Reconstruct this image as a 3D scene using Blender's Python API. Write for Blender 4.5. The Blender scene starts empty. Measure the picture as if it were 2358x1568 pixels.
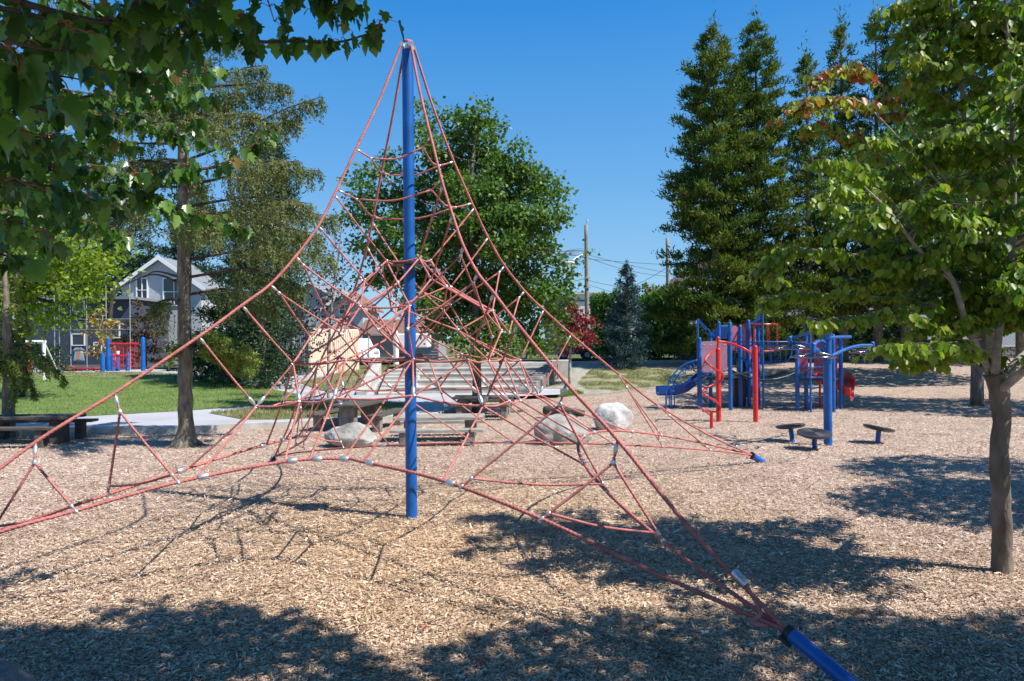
import bpy, bmesh, math, random
import numpy as np
from mathutils import Vector, Matrix, noise as mnoise

# ------------------------------------------------------------ camera, sky, sun
H = 2.3                      # eye height (m)
FPX = 1572.0                 # focal length in units of a 2358 px wide picture
CX, CY = 1179.0, 779.0
RHO = math.radians(0.5)
RV = Vector((math.cos(RHO), 0, -math.sin(RHO)))
UV = Vector((math.sin(RHO), 0, math.cos(RHO)))
YV = Vector((0, 1, 0))
CAM = Vector((0, 0, H))
S = bpy.context.scene
COL = S.collection
cd = bpy.data.cameras.new('camera')
cam = bpy.data.objects.new('camera', cd)
COL.objects.link(cam)
cd.sensor_width = 36.0
cd.lens = 24.0
cd.shift_y = -5.0 / 2358.0
cd.clip_start = 0.05
cd.clip_end = 3000
M3 = Matrix((RV, UV, -YV)).transposed()
cam.matrix_world = Matrix.Translation(CAM) @ M3.to_4x4()
S.camera = cam

SUN_EL, SUN_AZ = 52.0, 112.0       # azimuth clockwise from +Y
sd = Vector((math.sin(math.radians(SUN_AZ)) * math.cos(math.radians(SUN_EL)),
             math.cos(math.radians(SUN_AZ)) * math.cos(math.radians(SUN_EL)),
             math.sin(math.radians(SUN_EL))))
w = bpy.data.worlds.new('World')
S.world = w
w.use_nodes = True
nt = w.node_tree
nt.nodes.clear()
sky = nt.nodes.new('ShaderNodeTexSky')
sky.sky_type = 'NISHITA'
sky.sun_disc = False
sky.sun_elevation = math.radians(SUN_EL)
sky.sun_rotation = math.radians(SUN_AZ)
sky.air_density = 1.0
sky.dust_density = 0.15
sky.ozone_density = 1.0
hs = nt.nodes.new('ShaderNodeHueSaturation')
hs.inputs['Saturation'].default_value = 1.1
hs.inputs['Value'].default_value = 1.0
bg = nt.nodes.new('ShaderNodeBackground')
bg.inputs['Strength'].default_value = 0.115
wo = nt.nodes.new('ShaderNodeOutputWorld')
nt.links.new(sky.outputs[0], hs.inputs['Color'])
# clear deep late summer blue: elevation gradient blended with the physical sky
wtc = nt.nodes.new('ShaderNodeTexCoord')
wsp = nt.nodes.new('ShaderNodeSeparateXYZ')
nt.links.new(wtc.outputs['Generated'], wsp.inputs[0])
wr = nt.nodes.new('ShaderNodeValToRGB')
for p_, c_ in ((0.0, (.36, .70, .98)), (.10, (.25, .57, .92)), (.24, (.13, .44, .90)), (.44, (.016, .29, .82)), (1.0, (.006, .13, .46))):
    if p_ in (0.0, 1.0):
        el = wr.color_ramp.elements[0 if p_ == 0 else -1]
    else:
        el = wr.color_ramp.elements.new(p_)
    el.position = p_
    el.color = (*c_, 1)
nt.links.new(wsp.outputs['Z'], wr.inputs[0])
wsc = nt.nodes.new('ShaderNodeVectorMath'); wsc.operation = 'SCALE'; wsc.inputs[3].default_value = 5.4
nt.links.new(wr.outputs[0], wsc.inputs[0])
wmx = nt.nodes.new('ShaderNodeMix'); wmx.data_type = 'RGBA'; wmx.inputs[0].default_value = .85
nt.links.new(hs.outputs[0], wmx.inputs[6]); nt.links.new(wsc.outputs[0], wmx.inputs[7])
nt.links.new(wmx.outputs[2], bg.inputs[0])
nt.links.new(bg.outputs[0], wo.inputs[0])
sl = bpy.data.lights.new('sun', 'SUN')
sl.energy = 5.0
sl.angle = math.radians(0.45)
sl.color = (1.0, 0.955, 0.89)
so = bpy.data.objects.new('sun', sl)
COL.objects.link(so)
so.rotation_euler = sd.to_track_quat('Z', 'Y').to_euler()
so.location = (30, -20, 60)
S.view_settings.view_transform = 'Standard'
S.view_settings.look = 'None'
S.view_settings.exposure = 0.58
S.view_settings.gamma = 1.0
S.cycles.max_bounces = 6
S.cycles.transparent_max_bounces = 6
S.cycles.use_denoising = True
random.seed(11)
rng = np.random.default_rng(5)

# ------------------------------------------------------------ placing helpers
def sm(a, b, t):
    t = max(0.0, min(1.0, (t - a) / (b - a)))
    return t * t * (3 - 2 * t)

def gz(x, y):
    """height of the terrain: flat playground, low rise towards the back"""
    k = sm(-9, -3, x)
    return (0.30 + 0.48 * k) * sm(26, 40, y)

def V(px, py, d):
    """world point seen at (px,py) of the 2358 px picture, d metres in front"""
    return CAM + (YV + RV * ((px - CX) / FPX) + UV * ((CY - py) / FPX)) * d

def G(px, py, off=0.0):
    """point of the ground seen at (px,py)"""
    d = 10.0
    for k in range(60):
        p = V(px, py, 1.0) - CAM
        z = gz(p.x * d, d) + off
        if p.z >= -1e-4:
            return V(px, py, 80)
        dn = (z - H) / p.z
        d = 0.5 * d + 0.5 * dn
    q = CAM + p * d
    return Vector((q.x, q.y, gz(q.x, q.y) + off))

def Z5(x, y):
    return ((1900 + x / 2.9475) * .76758, (900 + y / 2.9475) * .76758)
def Z3(x, y):
    return ((900 + x / 2.614) * .76758, (900 + y / 2.614) * .76758)
def Z7(x, y):
    return ((x / 5.24) * .76758, (960 + y / 5.24) * .76758)
def Z2(x, y):
    return ((800 + x / 3.93) * .76758, (850 + y / 3.93) * .76758)
def pix(p):
    q = Vector(p) - CAM
    d = q.y
    return (CX + FPX * q.dot(RV) / d, CY - FPX * q.dot(UV) / d)

# ------------------------------------------------------------ materials
def newmat(name):
    m = bpy.data.materials.new(name)
    m.use_nodes = True
    nt = m.node_tree
    b = nt.nodes['Principled BSDF']
    return m, nt, b

def ramp(nt, stops, interp='LINEAR'):
    r = nt.nodes.new('ShaderNodeValToRGB')
    r.color_ramp.interpolation = interp
    e = r.color_ramp.elements
    while len(e) < len(stops):
        e.new(0.5)
    for el, (p, c) in zip(e, stops):
        el.position = p
        el.color = (c[0], c[1], c[2], 1)
    return r

def mat(name, c, rough=0.6, metal=0.0, scale=6.0, var=0.15, bump=0.0, bscale=None, spec=0.5, stretch=None, c2=None, detail=5, coat=0):
    m, nt, b = newmat(name)
    tc = nt.nodes.new('ShaderNodeTexCoord')
    src = tc.outputs['Object']
    if stretch:
        mp = nt.nodes.new('ShaderNodeMapping')
        mp.inputs['Scale'].default_value = stretch
        nt.links.new(src, mp.inputs[0])
        src = mp.outputs[0]
    n = nt.nodes.new('ShaderNodeTexNoise')
    n.inputs['Scale'].default_value = scale
    n.inputs['Detail'].default_value = detail
    nt.links.new(src, n.inputs['Vector'])
    a = [x * (1 - var) for x in c]
    z = c2 if c2 else [min(1, x * (1 + var)) for x in c]
    r = ramp(nt, [(0.3, a), (0.7, z)])
    nt.links.new(n.outputs['Fac'], r.inputs[0])
    nt.links.new(r.outputs[0], b.inputs['Base Color'])
    b.inputs['Roughness'].default_value = rough
    b.inputs['Metallic'].default_value = metal
    b.inputs['Specular IOR Level'].default_value = spec
    b.inputs['Coat Weight'].default_value = coat
    if bump:
        n2 = nt.nodes.new('ShaderNodeTexNoise')
        n2.inputs['Scale'].default_value = bscale or scale * 4
        n2.inputs['Detail'].default_value = 6
        nt.links.new(src, n2.inputs['Vector'])
        bp = nt.nodes.new('ShaderNodeBump')
        bp.inputs['Strength'].default_value = bump
        bp.inputs['Distance'].default_value = 0.02
        nt.links.new(n2.outputs['Fac'], bp.inputs['Height'])
        nt.links.new(bp.outputs[0], b.inputs['Normal'])
    return m

def leafmat(name, stops, trans=0.35, rough=0.45, spec=0.35, tint=(1.3, 1.45, 0.6)):
    m, nt, b = newmat(name)
    at = nt.nodes.new('ShaderNodeAttribute')
    at.attribute_name = 'rnd'
    r = ramp(nt, stops)
    nt.links.new(at.outputs['Fac'], r.inputs[0])
    nt.links.new(r.outputs[0], b.inputs['Base Color'])
    b.inputs['Roughness'].default_value = rough
    b.inputs['Specular IOR Level'].default_value = spec
    tr = nt.nodes.new('ShaderNodeBsdfTranslucent')
    mx = nt.nodes.new('ShaderNodeMix')
    mx.data_type = 'RGBA'
    mx.blend_type = 'MULTIPLY'
    mx.inputs[0].default_value = 1.0
    mx.inputs[7].default_value = (*tint, 1)
    nt.links.new(r.outputs[0], mx.inputs[6])
    nt.links.new(mx.outputs[2], tr.inputs[0])
    ms = nt.nodes.new('ShaderNodeMixShader')
    ms.inputs[0].default_value = trans
    nt.links.new(b.outputs[0], ms.inputs[1])
    nt.links.new(tr.outputs[0], ms.inputs[2])
    nt.links.new(ms.outputs[0], nt.nodes['Material Output'].inputs[0])
    return m

def freshness(nt):
    """newer tan chips under the net, older greyed chips further out"""
    ge = nt.nodes.new('ShaderNodeNewGeometry')
    mp = nt.nodes.new('ShaderNodeMapping')
    mp.inputs['Location'].default_value = (.9, -7.3, 0)
    mp.vector_type = 'POINT'
    nt.links.new(ge.outputs['Position'], mp.inputs[0])
    ln = nt.nodes.new('ShaderNodeVectorMath'); ln.operation = 'LENGTH'
    nt.links.new(mp.outputs[0], ln.inputs[0])
    n = nt.nodes.new('ShaderNodeTexNoise')
    n.inputs['Scale'].default_value = 0.55
    n.inputs['Detail'].default_value = 5
    n.inputs['Roughness'].default_value = .65
    nt.links.new(ge.outputs['Position'], n.inputs['Vector'])
    ml = nt.nodes.new('ShaderNodeMath'); ml.operation = 'MULTIPLY_ADD'
    ml.inputs[1].default_value = 6.0
    nt.links.new(n.outputs['Fac'], ml.inputs[0]); nt.links.new(ln.outputs['Value'], ml.inputs[2])
    dv = nt.nodes.new('ShaderNodeMath'); dv.operation = 'DIVIDE'; dv.inputs[1].default_value = 12.0
    nt.links.new(ml.outputs[0], dv.inputs[0])
    tone = ramp(nt, [(0.28, (1.12, .97, 0.77)), (0.50, (1.06, .96, .84)), (0.72, (1.04, 0.95, 0.91)), (1.0, (1.14, 1.07, 1.05))])
    nt.links.new(dv.outputs[0], tone.inputs[0])
    # darker, finer trodden spots
    n2 = nt.nodes.new('ShaderNodeTexNoise')
    n2.inputs['Scale'].default_value = 1.5
    n2.inputs['Detail'].default_value = 7
    n2.inputs['Roughness'].default_value = .7
    nt.links.new(ge.outputs['Position'], n2.inputs['Vector'])
    dk = ramp(nt, [(0.32, (.66, .62, .59)), (0.48, (1, 1, 1)), (1.0, (1.04, 1.03, 1.02))])
    nt.links.new(n2.outputs['Fac'], dk.inputs[0])
    mm = nt.nodes.new('ShaderNodeMixRGB'); mm.blend_type = 'MULTIPLY'; mm.inputs[0].default_value = 1.0
    nt.links.new(tone.outputs[0], mm.inputs[1]); nt.links.new(dk.outputs[0], mm.inputs[2])
    return mm

def chipmat(name, stops):
    m, nt, b = newmat(name)
    at = nt.nodes.new('ShaderNodeAttribute')
    at.attribute_name = 'rnd'
    r = ramp(nt, stops)
    nt.links.new(at.outputs['Fac'], r.inputs[0])
    tone = freshness(nt)
    mx = nt.nodes.new('ShaderNodeMix')
    mx.data_type = 'RGBA'
    mx.blend_type = 'MULTIPLY'
    mx.inputs[0].default_value = 1.0
    nt.links.new(r.outputs[0], mx.inputs[6])
    nt.links.new(tone.outputs[0], mx.inputs[7])
    nt.links.new(mx.outputs[2], b.inputs['Base Color'])
    b.inputs['Roughness'].default_value = 0.8
    b.inputs['Specular IOR Level'].default_value = 0.25
    return m

# mulch texture: cells of random colour, stretched two ways, with gaps between
def mulchmat():
    m, nt, b = newmat('wood_chip_mulch')
    L = nt.links.new
    tc = nt.nodes.new('ShaderNodeTexCoord')
    cols = []
    hts = []
    for ang, sc in ((0.4, 26.0), (1.7, 30.0), (2.6, 22.0)):
        mp = nt.nodes.new('ShaderNodeMapping')
        mp.inputs['Rotation'].default_value = (0, 0, ang)
        mp.inputs['Scale'].default_value = (sc, sc * 3.2, sc)
        L(tc.outputs['Object'], mp.inputs[0])
        nz = nt.nodes.new('ShaderNodeTexNoise')
        nz.inputs['Scale'].default_value = 0.35
        L(mp.outputs[0], nz.inputs['Vector'])
        ad = nt.nodes.new('ShaderNodeMixRGB')
        ad.blend_type = 'ADD'
        ad.inputs[0].default_value = 0.9
        L(mp.outputs[0], ad.inputs[1])
        L(nz.outputs['Color'], ad.inputs[2])
        vo = nt.nodes.new('ShaderNodeTexVoronoi')
        vo.inputs['Scale'].default_value = 1.0
        L(ad.outputs[0], vo.inputs['Vector'])
        cols.append(vo)
        hts.append(vo.outputs['Color'])
    sep = []
    for vo in cols:
        s = nt.nodes.new('ShaderNodeSeparateColor')
        L(vo.outputs['Color'], s.inputs[0])
        sep.append(s)
    pick = nt.nodes.new('ShaderNodeMix'); pick.data_type = 'FLOAT'
    g = nt.nodes.new('ShaderNodeMath'); g.operation = 'GREATER_THAN'; g.inputs[1].default_value = 0.5
    L(sep[0].outputs[1], g.inputs[0])
    L(g.outputs[0], pick.inputs[0]); L(sep[0].outputs[0], pick.inputs[2]); L(sep[1].outputs[0], pick.inputs[3])
    pick2 = nt.nodes.new('ShaderNodeMix'); pick2.data_type = 'FLOAT'
    g2 = nt.nodes.new('ShaderNodeMath'); g2.operation = 'GREATER_THAN'; g2.inputs[1].default_value = 0.6
    L(sep[2].outputs[1], g2.inputs[0])
    L(g2.outputs[0], pick2.inputs[0]); L(pick.outputs[0], pick2.inputs[2]); L(sep[2].outputs[0], pick2.inputs[3])
    r = ramp(nt, [(0.0, (.10, .07, .05)), (0.2, (.25, .18, .13)), (0.5, (.42, .33, .26)), (0.8, (.58, .48, .40)), (1.0, (.74, .66, .57))])
    L(pick2.outputs[0], r.inputs[0])
    tone = freshness(nt)
    mx = nt.nodes.new('ShaderNodeMix'); mx.data_type = 'RGBA'; mx.blend_type = 'MULTIPLY'; mx.inputs[0].default_value = 1
    L(r.outputs[0], mx.inputs[6]); L(tone.outputs[0], mx.inputs[7])
    L(mx.outputs[2], b.inputs['Base Color'])
    b.inputs['Roughness'].default_value = 0.9
    b.inputs['Specular IOR Level'].default_value = 0.2
    bp = nt.nodes.new('ShaderNodeBump')
    bp.inputs['Strength'].default_value = 0.9
    bp.inputs['Distance'].default_value = 0.03
    L(pick2.outputs[0], bp.inputs['Height'])
    n5 = nt.nodes.new('ShaderNodeTexNoise'); n5.inputs['Scale'].default_value = 3.0; n5.inputs['Detail'].default_value = 4
    L(tc.outputs['Object'], n5.inputs['Vector'])
    bp2 = nt.nodes.new('ShaderNodeBump')
    bp2.inputs['Strength'].default_value = 0.5
    bp2.inputs['Distance'].default_value = 0.12
    L(n5.outputs['Fac'], bp2.inputs['Height'])
    L(bp.outputs[0], bp2.inputs['Normal'])
    L(bp2.outputs[0], b.inputs['Normal'])
    return m

def groundmix(name, ca, cb, cc, s1=1.2, s2=14.0):
    """patchy three colour ground (grass with dry spots, sandy soil)"""
    m, nt, b = newmat(name)
    L = nt.links.new
    tc = nt.nodes.new('ShaderNodeTexCoord')
    n1 = nt.nodes.new('ShaderNodeTexNoise'); n1.inputs['Scale'].default_value = s1; n1.inputs['Detail'].default_value = 6; n1.inputs['Roughness'].default_value = .65
    n2 = nt.nodes.new('ShaderNodeTexNoise'); n2.inputs['Scale'].default_value = s2; n2.inputs['Detail'].default_value = 6
    L(tc.outputs['Object'], n1.inputs['Vector']); L(tc.outputs['Object'], n2.inputs['Vector'])
    r1 = ramp(nt, [(0.40, ca), (0.60, cb)])
    L(n1.outputs['Fac'], r1.inputs[0])
    mx = nt.nodes.new('ShaderNodeMix'); mx.data_type = 'RGBA'
    f = ramp(nt, [(0.42, (0, 0, 0)), (0.62, (1, 1, 1))])
    L(n2.outputs['Fac'], f.inputs[0])
    sc = nt.nodes.new('ShaderNodeMath'); sc.operation = 'MULTIPLY'; sc.inputs[1].default_value = 0.6
    L(f.outputs[0], sc.inputs[0]); L(sc.outputs[0], mx.inputs[0])
    L(r1.outputs[0], mx.inputs[6]); mx.inputs[7].default_value = (*cc, 1)
    L(mx.outputs[2], b.inputs['Base Color'])
    b.inputs['Roughness'].default_value = 0.95
    b.inputs['Specular IOR Level'].default_value = 0.15
    n3 = nt.nodes.new('ShaderNodeTexNoise'); n3.inputs['Scale'].default_value = 45; n3.inputs['Detail'].default_value = 4
    L(tc.outputs['Object'], n3.inputs['Vector'])
    bp = nt.nodes.new('ShaderNodeBump'); bp.inputs['Strength'].default_value = 0.8; bp.inputs['Distance'].default_value = 0.04
    L(n3.outputs['Fac'], bp.inputs['Height']); L(bp.outputs[0], b.inputs['Normal'])
    return m

M = {}
M['blue'] = mat('blue_powder_coat', (.002, .095, .37), .42, 0, 3.5, .22, .08, 70, coat=.1, c2=(.006, .125, .45))
M['bluefade'] = mat('faded_blue_paint', (.010, .11, .44), .5, 0, 3, .2, .05, 60)
M['bluedk'] = mat('dark_blue_plastic', (.006, .05, .24), .35, 0, 3, .15)
M['red'] = mat('red_powder_coat', (.62, .018, .02), .35, 0, 3, .12, .04, 50, coat=.2)
M['rope'] = mat('coral_rope', (.54, .19, .165), .8, 0, 9, .28, .5, 160)
M['cable'] = mat('twisted_coral_cable', (.48, .155, .135), .75, 0, 9, .28, .3, 220)
M['alu'] = mat('cast_aluminium', (.62, .63, .64), .38, .75, 30, .15, .15, 80)
M['black'] = mat('black_rubber', (.02, .02, .021), .5, 0, 10, .2, .2, 60)
M['chrome'] = mat('polished_steel', (.22, .22, .24), .22, 1, 10, .05)
M['stool'] = mat('grooved_grey_plastic', (.045, .045, .055), .4, 0, 8, .1)
M['pink'] = mat('sun_faded_pink_panel', (.40, .20, .27), .5, 0, 4, .12)
M['magenta'] = mat('magenta_panel', (.36, .05, .12), .45, 0, 4, .12)
M['pinkbar'] = mat('faded_pink_bar', (.62, .16, .22), .45, 0, 4, .12)
M['conc'] = mat('weathered_concrete', (.46, .44, .40), .9, 0, 2.2, .22, .4, 35)
M['path'] = mat('pale_asphalt_path', (.40, .40, .42), .9, 0, .6, .12, .3, 90)
M['rock'] = mat('granite_boulder', (.28, .265, .24), .9, 0, 3, .35, 1.0, 14, c2=(.46, .45, .42), detail=9)
M['rockw'] = mat('pale_granite_boulder', (.40, .39, .37), .9, 0, 3, .30, 1.0, 14, c2=(.74, .73, .71), detail=9)
M['rockd'] = mat('dark_boulder', (.16, .16, .16), .85, 0, 6, .35, .8, 22)
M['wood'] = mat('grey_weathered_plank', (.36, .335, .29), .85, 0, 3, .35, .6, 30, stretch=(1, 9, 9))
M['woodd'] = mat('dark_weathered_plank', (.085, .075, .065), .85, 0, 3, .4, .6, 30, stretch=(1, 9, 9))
M['ped'] = mat('rough_stone_pedestal', (.20, .185, .165), .95, 0, 7, .35, .8, 30)
M['bark'] = mat('furrowed_brown_bark', (.15, .125, .095), .95, 0, 5, .45, 1.0, 16, stretch=(3, 3, .8), c2=(.27, .24, .17))
M['barksm'] = mat('smooth_grey_brown_bark', (.12, .09, .065), .85, 0, 4, .35, .6, 22, stretch=(2, 2, .7), c2=(.24, .19, .145))
M['barkdk'] = mat('dark_branch_bark', (.06, .045, .035), .9, 0, 6, .3, .6, 30)
M['barkgy'] = mat('pale_branch_bark', (.30, .27, .24), .85, 0, 8, .35, .4, 30)
M['barkred'] = mat('reddish_leaf_stalk', (.30, .08, .05), .7, 0, 8, .3)
M['white'] = mat('white_paint', (.78, .78, .77), .5, 0, 3, .05)
M['cream'] = mat('cream_painted_steel', (.74, .64, .50), .6, 0, 1, .08)
M['creamshade'] = mat('shaded_cream_steel', (.30, .38, .47), .6, 0, 1, .08)  # blue grey shade put into the colour of the container's door end
M['stucco'] = mat('light_grey_stucco', (.42, .44, .47), .9, 0, 5, .12, .3, 60)
M['navy'] = mat('slate_blue_siding', (.045, .055, .085), .8, 0, 2, .15)
M['siding'] = mat('grey_siding', (.30, .30, .31), .8, 0, 2, .12)
M['brick'] = mat('brown_shingle', (.20, .115, .085), .9, 0, 9, .3, .5, 30)
M['roofgy'] = mat('grey_shingle', (.20, .21, .23), .9, 0, 9, .3, .5, 30)
M['glass'] = mat('dark_window_glass', (.02, .025, .03), .08, 0, 3, .1, spec=.8)
M['galv'] = mat('galvanised_steel', (.55, .57, .58), .45, .6, 12, .12)
M['fenced'] = mat('dark_green_fence_steel', (.03, .04, .035), .6, 0, 6, .2)
M['pole'] = mat('utility_pole_wood', (.27, .25, .20), .9, 0, 3, .25, .5, 20, stretch=(4, 4, .5))
M['wire'] = mat('black_cable', (.05, .055, .065), .6, 0, 5, .1)
M['wallst'] = mat('rough_block_wall', (.20, .19, .18), .95, 0, 3.5, .5, .9, 10)
M['carw'] = mat('white_car_paint', (.72, .73, .75), .25, 0, 1, .03, coat=.5)
M['card'] = mat('dark_car_paint', (.03, .035, .045), .25, 0, 1, .05, coat=.5)
M['cars'] = mat('silver_car_paint', (.35, .36, .38), .3, .3, 1, .05, coat=.5)
M['orangeleaf'] = mat('dry_leaf', (.35, .18, .07), .7, 0, 20, .3)
M['redleaf'] = mat('fallen_red_leaf', (.45, .04, .03), .6, 0, 20, .3)
M['litter'] = mat('pale_dried_leaf', (.70, .68, .64), .7, 0, 20, .1)
M['mulch'] = mulchmat()
M['chips'] = chipmat('loose_wood_chips', [(0.0, (.13, .09, .065)), (.22, (.33, .24, .17)), (.5, (.50, .39, .30)), (.8, (.62, .52, .42)), (1.0, (.76, .69, .60))])
M['lawn'] = groundmix('mown_green_lawn', (.095, .17, .04), (.16, .23, .06), (.24, .25, .10), .8, 7)
M['dry'] = groundmix('dry_patchy_grass', (.36, .32, .24), (.13, .17, .05), (.26, .24, .13), .9, 10)
M['soil'] = groundmix('sandy_soil', (.42, .38, .33), (.36, .33, .28), (.17, .20, .08), .5, 3)
M['farg'] = groundmix('rough_grass', (.09, .12, .04), (.13, .14, .06), (.2, .18, .1), .3, 6)
M['leafmaple'] = leafmat('red_maple_leaf', [(0, (.025, .07, .018)), (.45, (.06, .15, .028)), (.8, (.12, .25, .045)), (.96, (.17, .30, .07)), (.97, (.26, .10, .04)), (1, (.26, .045, .03))], .46, .33, .5)
M['leafright'] = leafmat('broad_green_leaf', [(0, (.06, .14, .018)), (.5, (.14, .25, .025)), (.85, (.27, .35, .05)), (.955, (.27, .26, .06)), (.97, (.35, .13, .04)), (1, (.30, .03, .02))], .40, .42, .4)
M['leafmid'] = leafmat('mid_green_maple_leaf', [(0, (.045, .10, .02)), (.5, (.095, .18, .033)), (.9, (.15, .24, .045)), (1, (.18, .13, .05))], .34)
M['leafyel'] = leafmat('yellow_green_leaf', [(0, (.09, .15, .015)), (.5, (.19, .27, .02)), (1, (.33, .38, .04))], .45)
M['leafplum'] = leafmat('dark_purple_leaf', [(0, (.010, .010, .010)), (.5, (.022, .016, .018)), (1, (.06, .035, .035))], .12)
M['leafred'] = leafmat('crimson_leaf', [(0, (.09, .014, .016)), (.5, (.20, .03, .03)), (1, (.36, .075, .06))], .3, tint=(1.3, .7, .7))
M['leaforange'] = leafmat('orange_yellow_leaf', [(0, (.25, .30, .05)), (.5, (.42, .33, .09)), (1, (.55, .26, .12))], .3, tint=(1.2, 1.1, .6))
M['leafrust'] = leafmat('reddish_shrub_leaf', [(0, (.03, .06, .02)), (.5, (.09, .07, .04)), (1, (.22, .07, .06))], .25)
M['ndltall'] = leafmat('tall_conifer_foliage', [(0, (.018, .045, .012)), (.45, (.065, .115, .018)), (.8, (.18, .225, .035)), (1, (.22, .15, .035))], .25, .6, .2)
M['ndldroop'] = leafmat('drooping_olive_foliage', [(0, (.06, .085, .035)), (.5, (.145, .18, .07)), (.85, (.24, .265, .11)), (1, (.20, .12, .07))], .3, .6, .2)
M['ndlfresh'] = leafmat('yellow_green_needles', [(0, (.09, .14, .03)), (.6, (.20, .26, .06)), (1, (.28, .32, .09))], .3, .6, .2)
M['ndldark'] = leafmat('dark_spruce_needles', [(0, (.016, .038, .02)), (.6, (.035, .075, .036)), (1, (.08, .13, .06))], .15, .6, .2)
M['ndlblue'] = leafmat('blue_spruce_needles', [(0, (.015, .04, .04)), (.6, (.045, .09, .09)), (1, (.12, .19, .18))], .12, .6, .2, tint=(1, 1.2, 1))
M['hedge'] = leafmat('hedge_leaf', [(0, (.03, .08, .015)), (.6, (.08, .17, .03)), (1, (.14, .25, .05))], .3)
M['grassb'] = leafmat('grass_blade', [(0, (.09, .17, .035)), (.6, (.16, .27, .055)), (1, (.30, .34, .13))], .4, .6, .2)
M['dryb'] = leafmat('dry_grass_blade', [(0, (.12, .17, .04)), (.5, (.26, .26, .11)), (1, (.45, .38, .22))], .25, .7, .2)

# ------------------------------------------------------------ object helpers
def props(o, label=None, cat=None, group=None, kind=None):
    if label: o['label'] = label
    if cat: o['category'] = cat
    if group: o['group'] = group
    if kind: o['kind'] = kind
    return o

def thing(name, label, cat, loc, group=None):
    o = bpy.data.objects.new(name, None)
    COL.objects.link(o)
    o.location = loc
    o.empty_display_size = .2
    return props(o, label, cat, group)

def rootloc(o):
    v = Vector((0, 0, 0))
    while o is not None:
        v += Vector(o.location)
        o = o.parent
    return v

def rawobj(name, me, m, parent=None, origin=None):
    """me holds world coordinates; move its origin to the root's location"""
    if m is not None:
        me.materials.append(m)
    o = bpy.data.objects.new(name, me)
    COL.objects.link(o)
    if parent is not None:
        me.transform(Matrix.Translation(-rootloc(parent)))
        o.parent = parent
    elif origin is not None:
        me.transform(Matrix.Translation(-Vector(origin)))
        o.location = origin
    return o

class MB:
    def __init__(s):
        s.v = []
        s.f = []
    def add(s, vs, fs):
        b = len(s.v)
        s.v += [tuple(p) for p in vs]
        s.f += [tuple(i + b for i in f) for f in fs]
        return s
    def box(s, c, size, rz=0.0, rot=None):
        c = Vector(c)
        R = rot if rot is not None else Matrix.Rotation(rz, 3, 'Z')
        x, y, z = [k / 2 for k in size]
        vs = [c + R @ Vector(p) for p in ((-x, -y, -z), (x, -y, -z), (x, y, -z), (-x, y, -z), (-x, -y, z), (x, -y, z), (x, y, z), (-x, y, z))]
        return s.add(vs, [(3, 2, 1, 0), (4, 5, 6, 7), (0, 1, 5, 4), (1, 2, 6, 5), (2, 3, 7, 6), (3, 0, 4, 7)])
    def tube(s, pts, r, n=8, caps=True, twist=0.0, flute=0.0, lobes=3, close=False):
        pts = [Vector(p) for p in pts]
        rs = r if isinstance(r, (list, tuple)) else [r] * len(pts)
        vs, fs = [], []
        t0 = (pts[1] - pts[0]).normalized()
        up = Vector((0, 0, 1)) if abs(t0.z) < .9 else Vector((1, 0, 0))
        a = t0.cross(up).normalized()
        L = 0.0
        for i, p in enumerate(pts):
            if i == 0: t = t0
            elif i == len(pts) - 1: t = (pts[i] - pts[i - 1]).normalized()
            else: t = ((pts[i + 1] - p).normalized() + (p - pts[i - 1]).normalized()).normalized()
            a = (a - t * a.dot(t)).normalized()
            b = t.cross(a)
            if i: L += (p - pts[i - 1]).length
            for k in range(n):
                th = 2 * math.pi * k / n
                rr = rs[i]
                if flute: rr *= 1 + flute * math.cos(lobes * th)
                th2 = th + twist * L
                vs.append(p + (a * math.cos(th2) + b * math.sin(th2)) * rr)
        for i in range(len(pts) - 1):
            for k in range(n):
                k2 = (k + 1) % n
                fs.append((i * n + k, i * n + k2, (i + 1) * n + k2, (i + 1) * n + k))
        if caps:
            fs.append(tuple(range(n))[::-1])
            fs.append(tuple(range((len(pts) - 1) * n, len(pts) * n)))
        return s.add(vs, fs)
    def ell(s, c, axis, L, r, n=10, m=6):
        """ellipsoid of length 2L along axis"""
        axis = Vector(axis).normalized()
        c = Vector(c)
        pts, rs = [], []
        for i in range(m + 1):
            a = math.pi * i / m
            pts.append(c - axis * L * math.cos(a))
            rs.append(max(r * math.sin(a), r * .12))
        return s.tube(pts, rs, n)
    def lathe(s, c, prof, n=20, axis=(0, 0, 1)):
        axis = Vector(axis).normalized()
        return s.tube([Vector(c) + axis * h for h, r in prof], [r for h, r in prof], n)
    def prism(s, poly, th):
        """polygon (3D points, any plane) extruded by vector th"""
        n = len(poly)
        th = Vector(th)
        vs = [Vector(p) for p in poly] + [Vector(p) + th for p in poly]
        fs = [tuple(range(n))[::-1], tuple(range(n, 2 * n))]
        for i in range(n):
            j = (i + 1) % n
            fs.append((i, j, n + j, n + i))
        return s.add(vs, fs)
    def build(s, name, m, parent=None, smooth=False, bevel=0.0, origin=None, seg=2):
        me = bpy.data.meshes.new(name)
        me.from_pydata(s.v, [], s.f)
        bm = bmesh.new(); bm.from_mesh(me)
        bmesh.ops.recalc_face_normals(bm, faces=bm.faces)
        bm.to_mesh(me); bm.free()
        if smooth:
            me.polygons.foreach_set('use_smooth', [True] * len(me.polygons))
            if smooth == 'auto':
                try: me.set_sharp_from_angle(angle=math.radians(40))
                except Exception: pass
        o = rawobj(name, me, m, parent, origin)
        if bevel:
            md = o.modifiers.new('bevel', 'BEVEL')
            md.width = bevel
            md.segments = seg
            md.limit_method = 'ANGLE'
        return o

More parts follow.
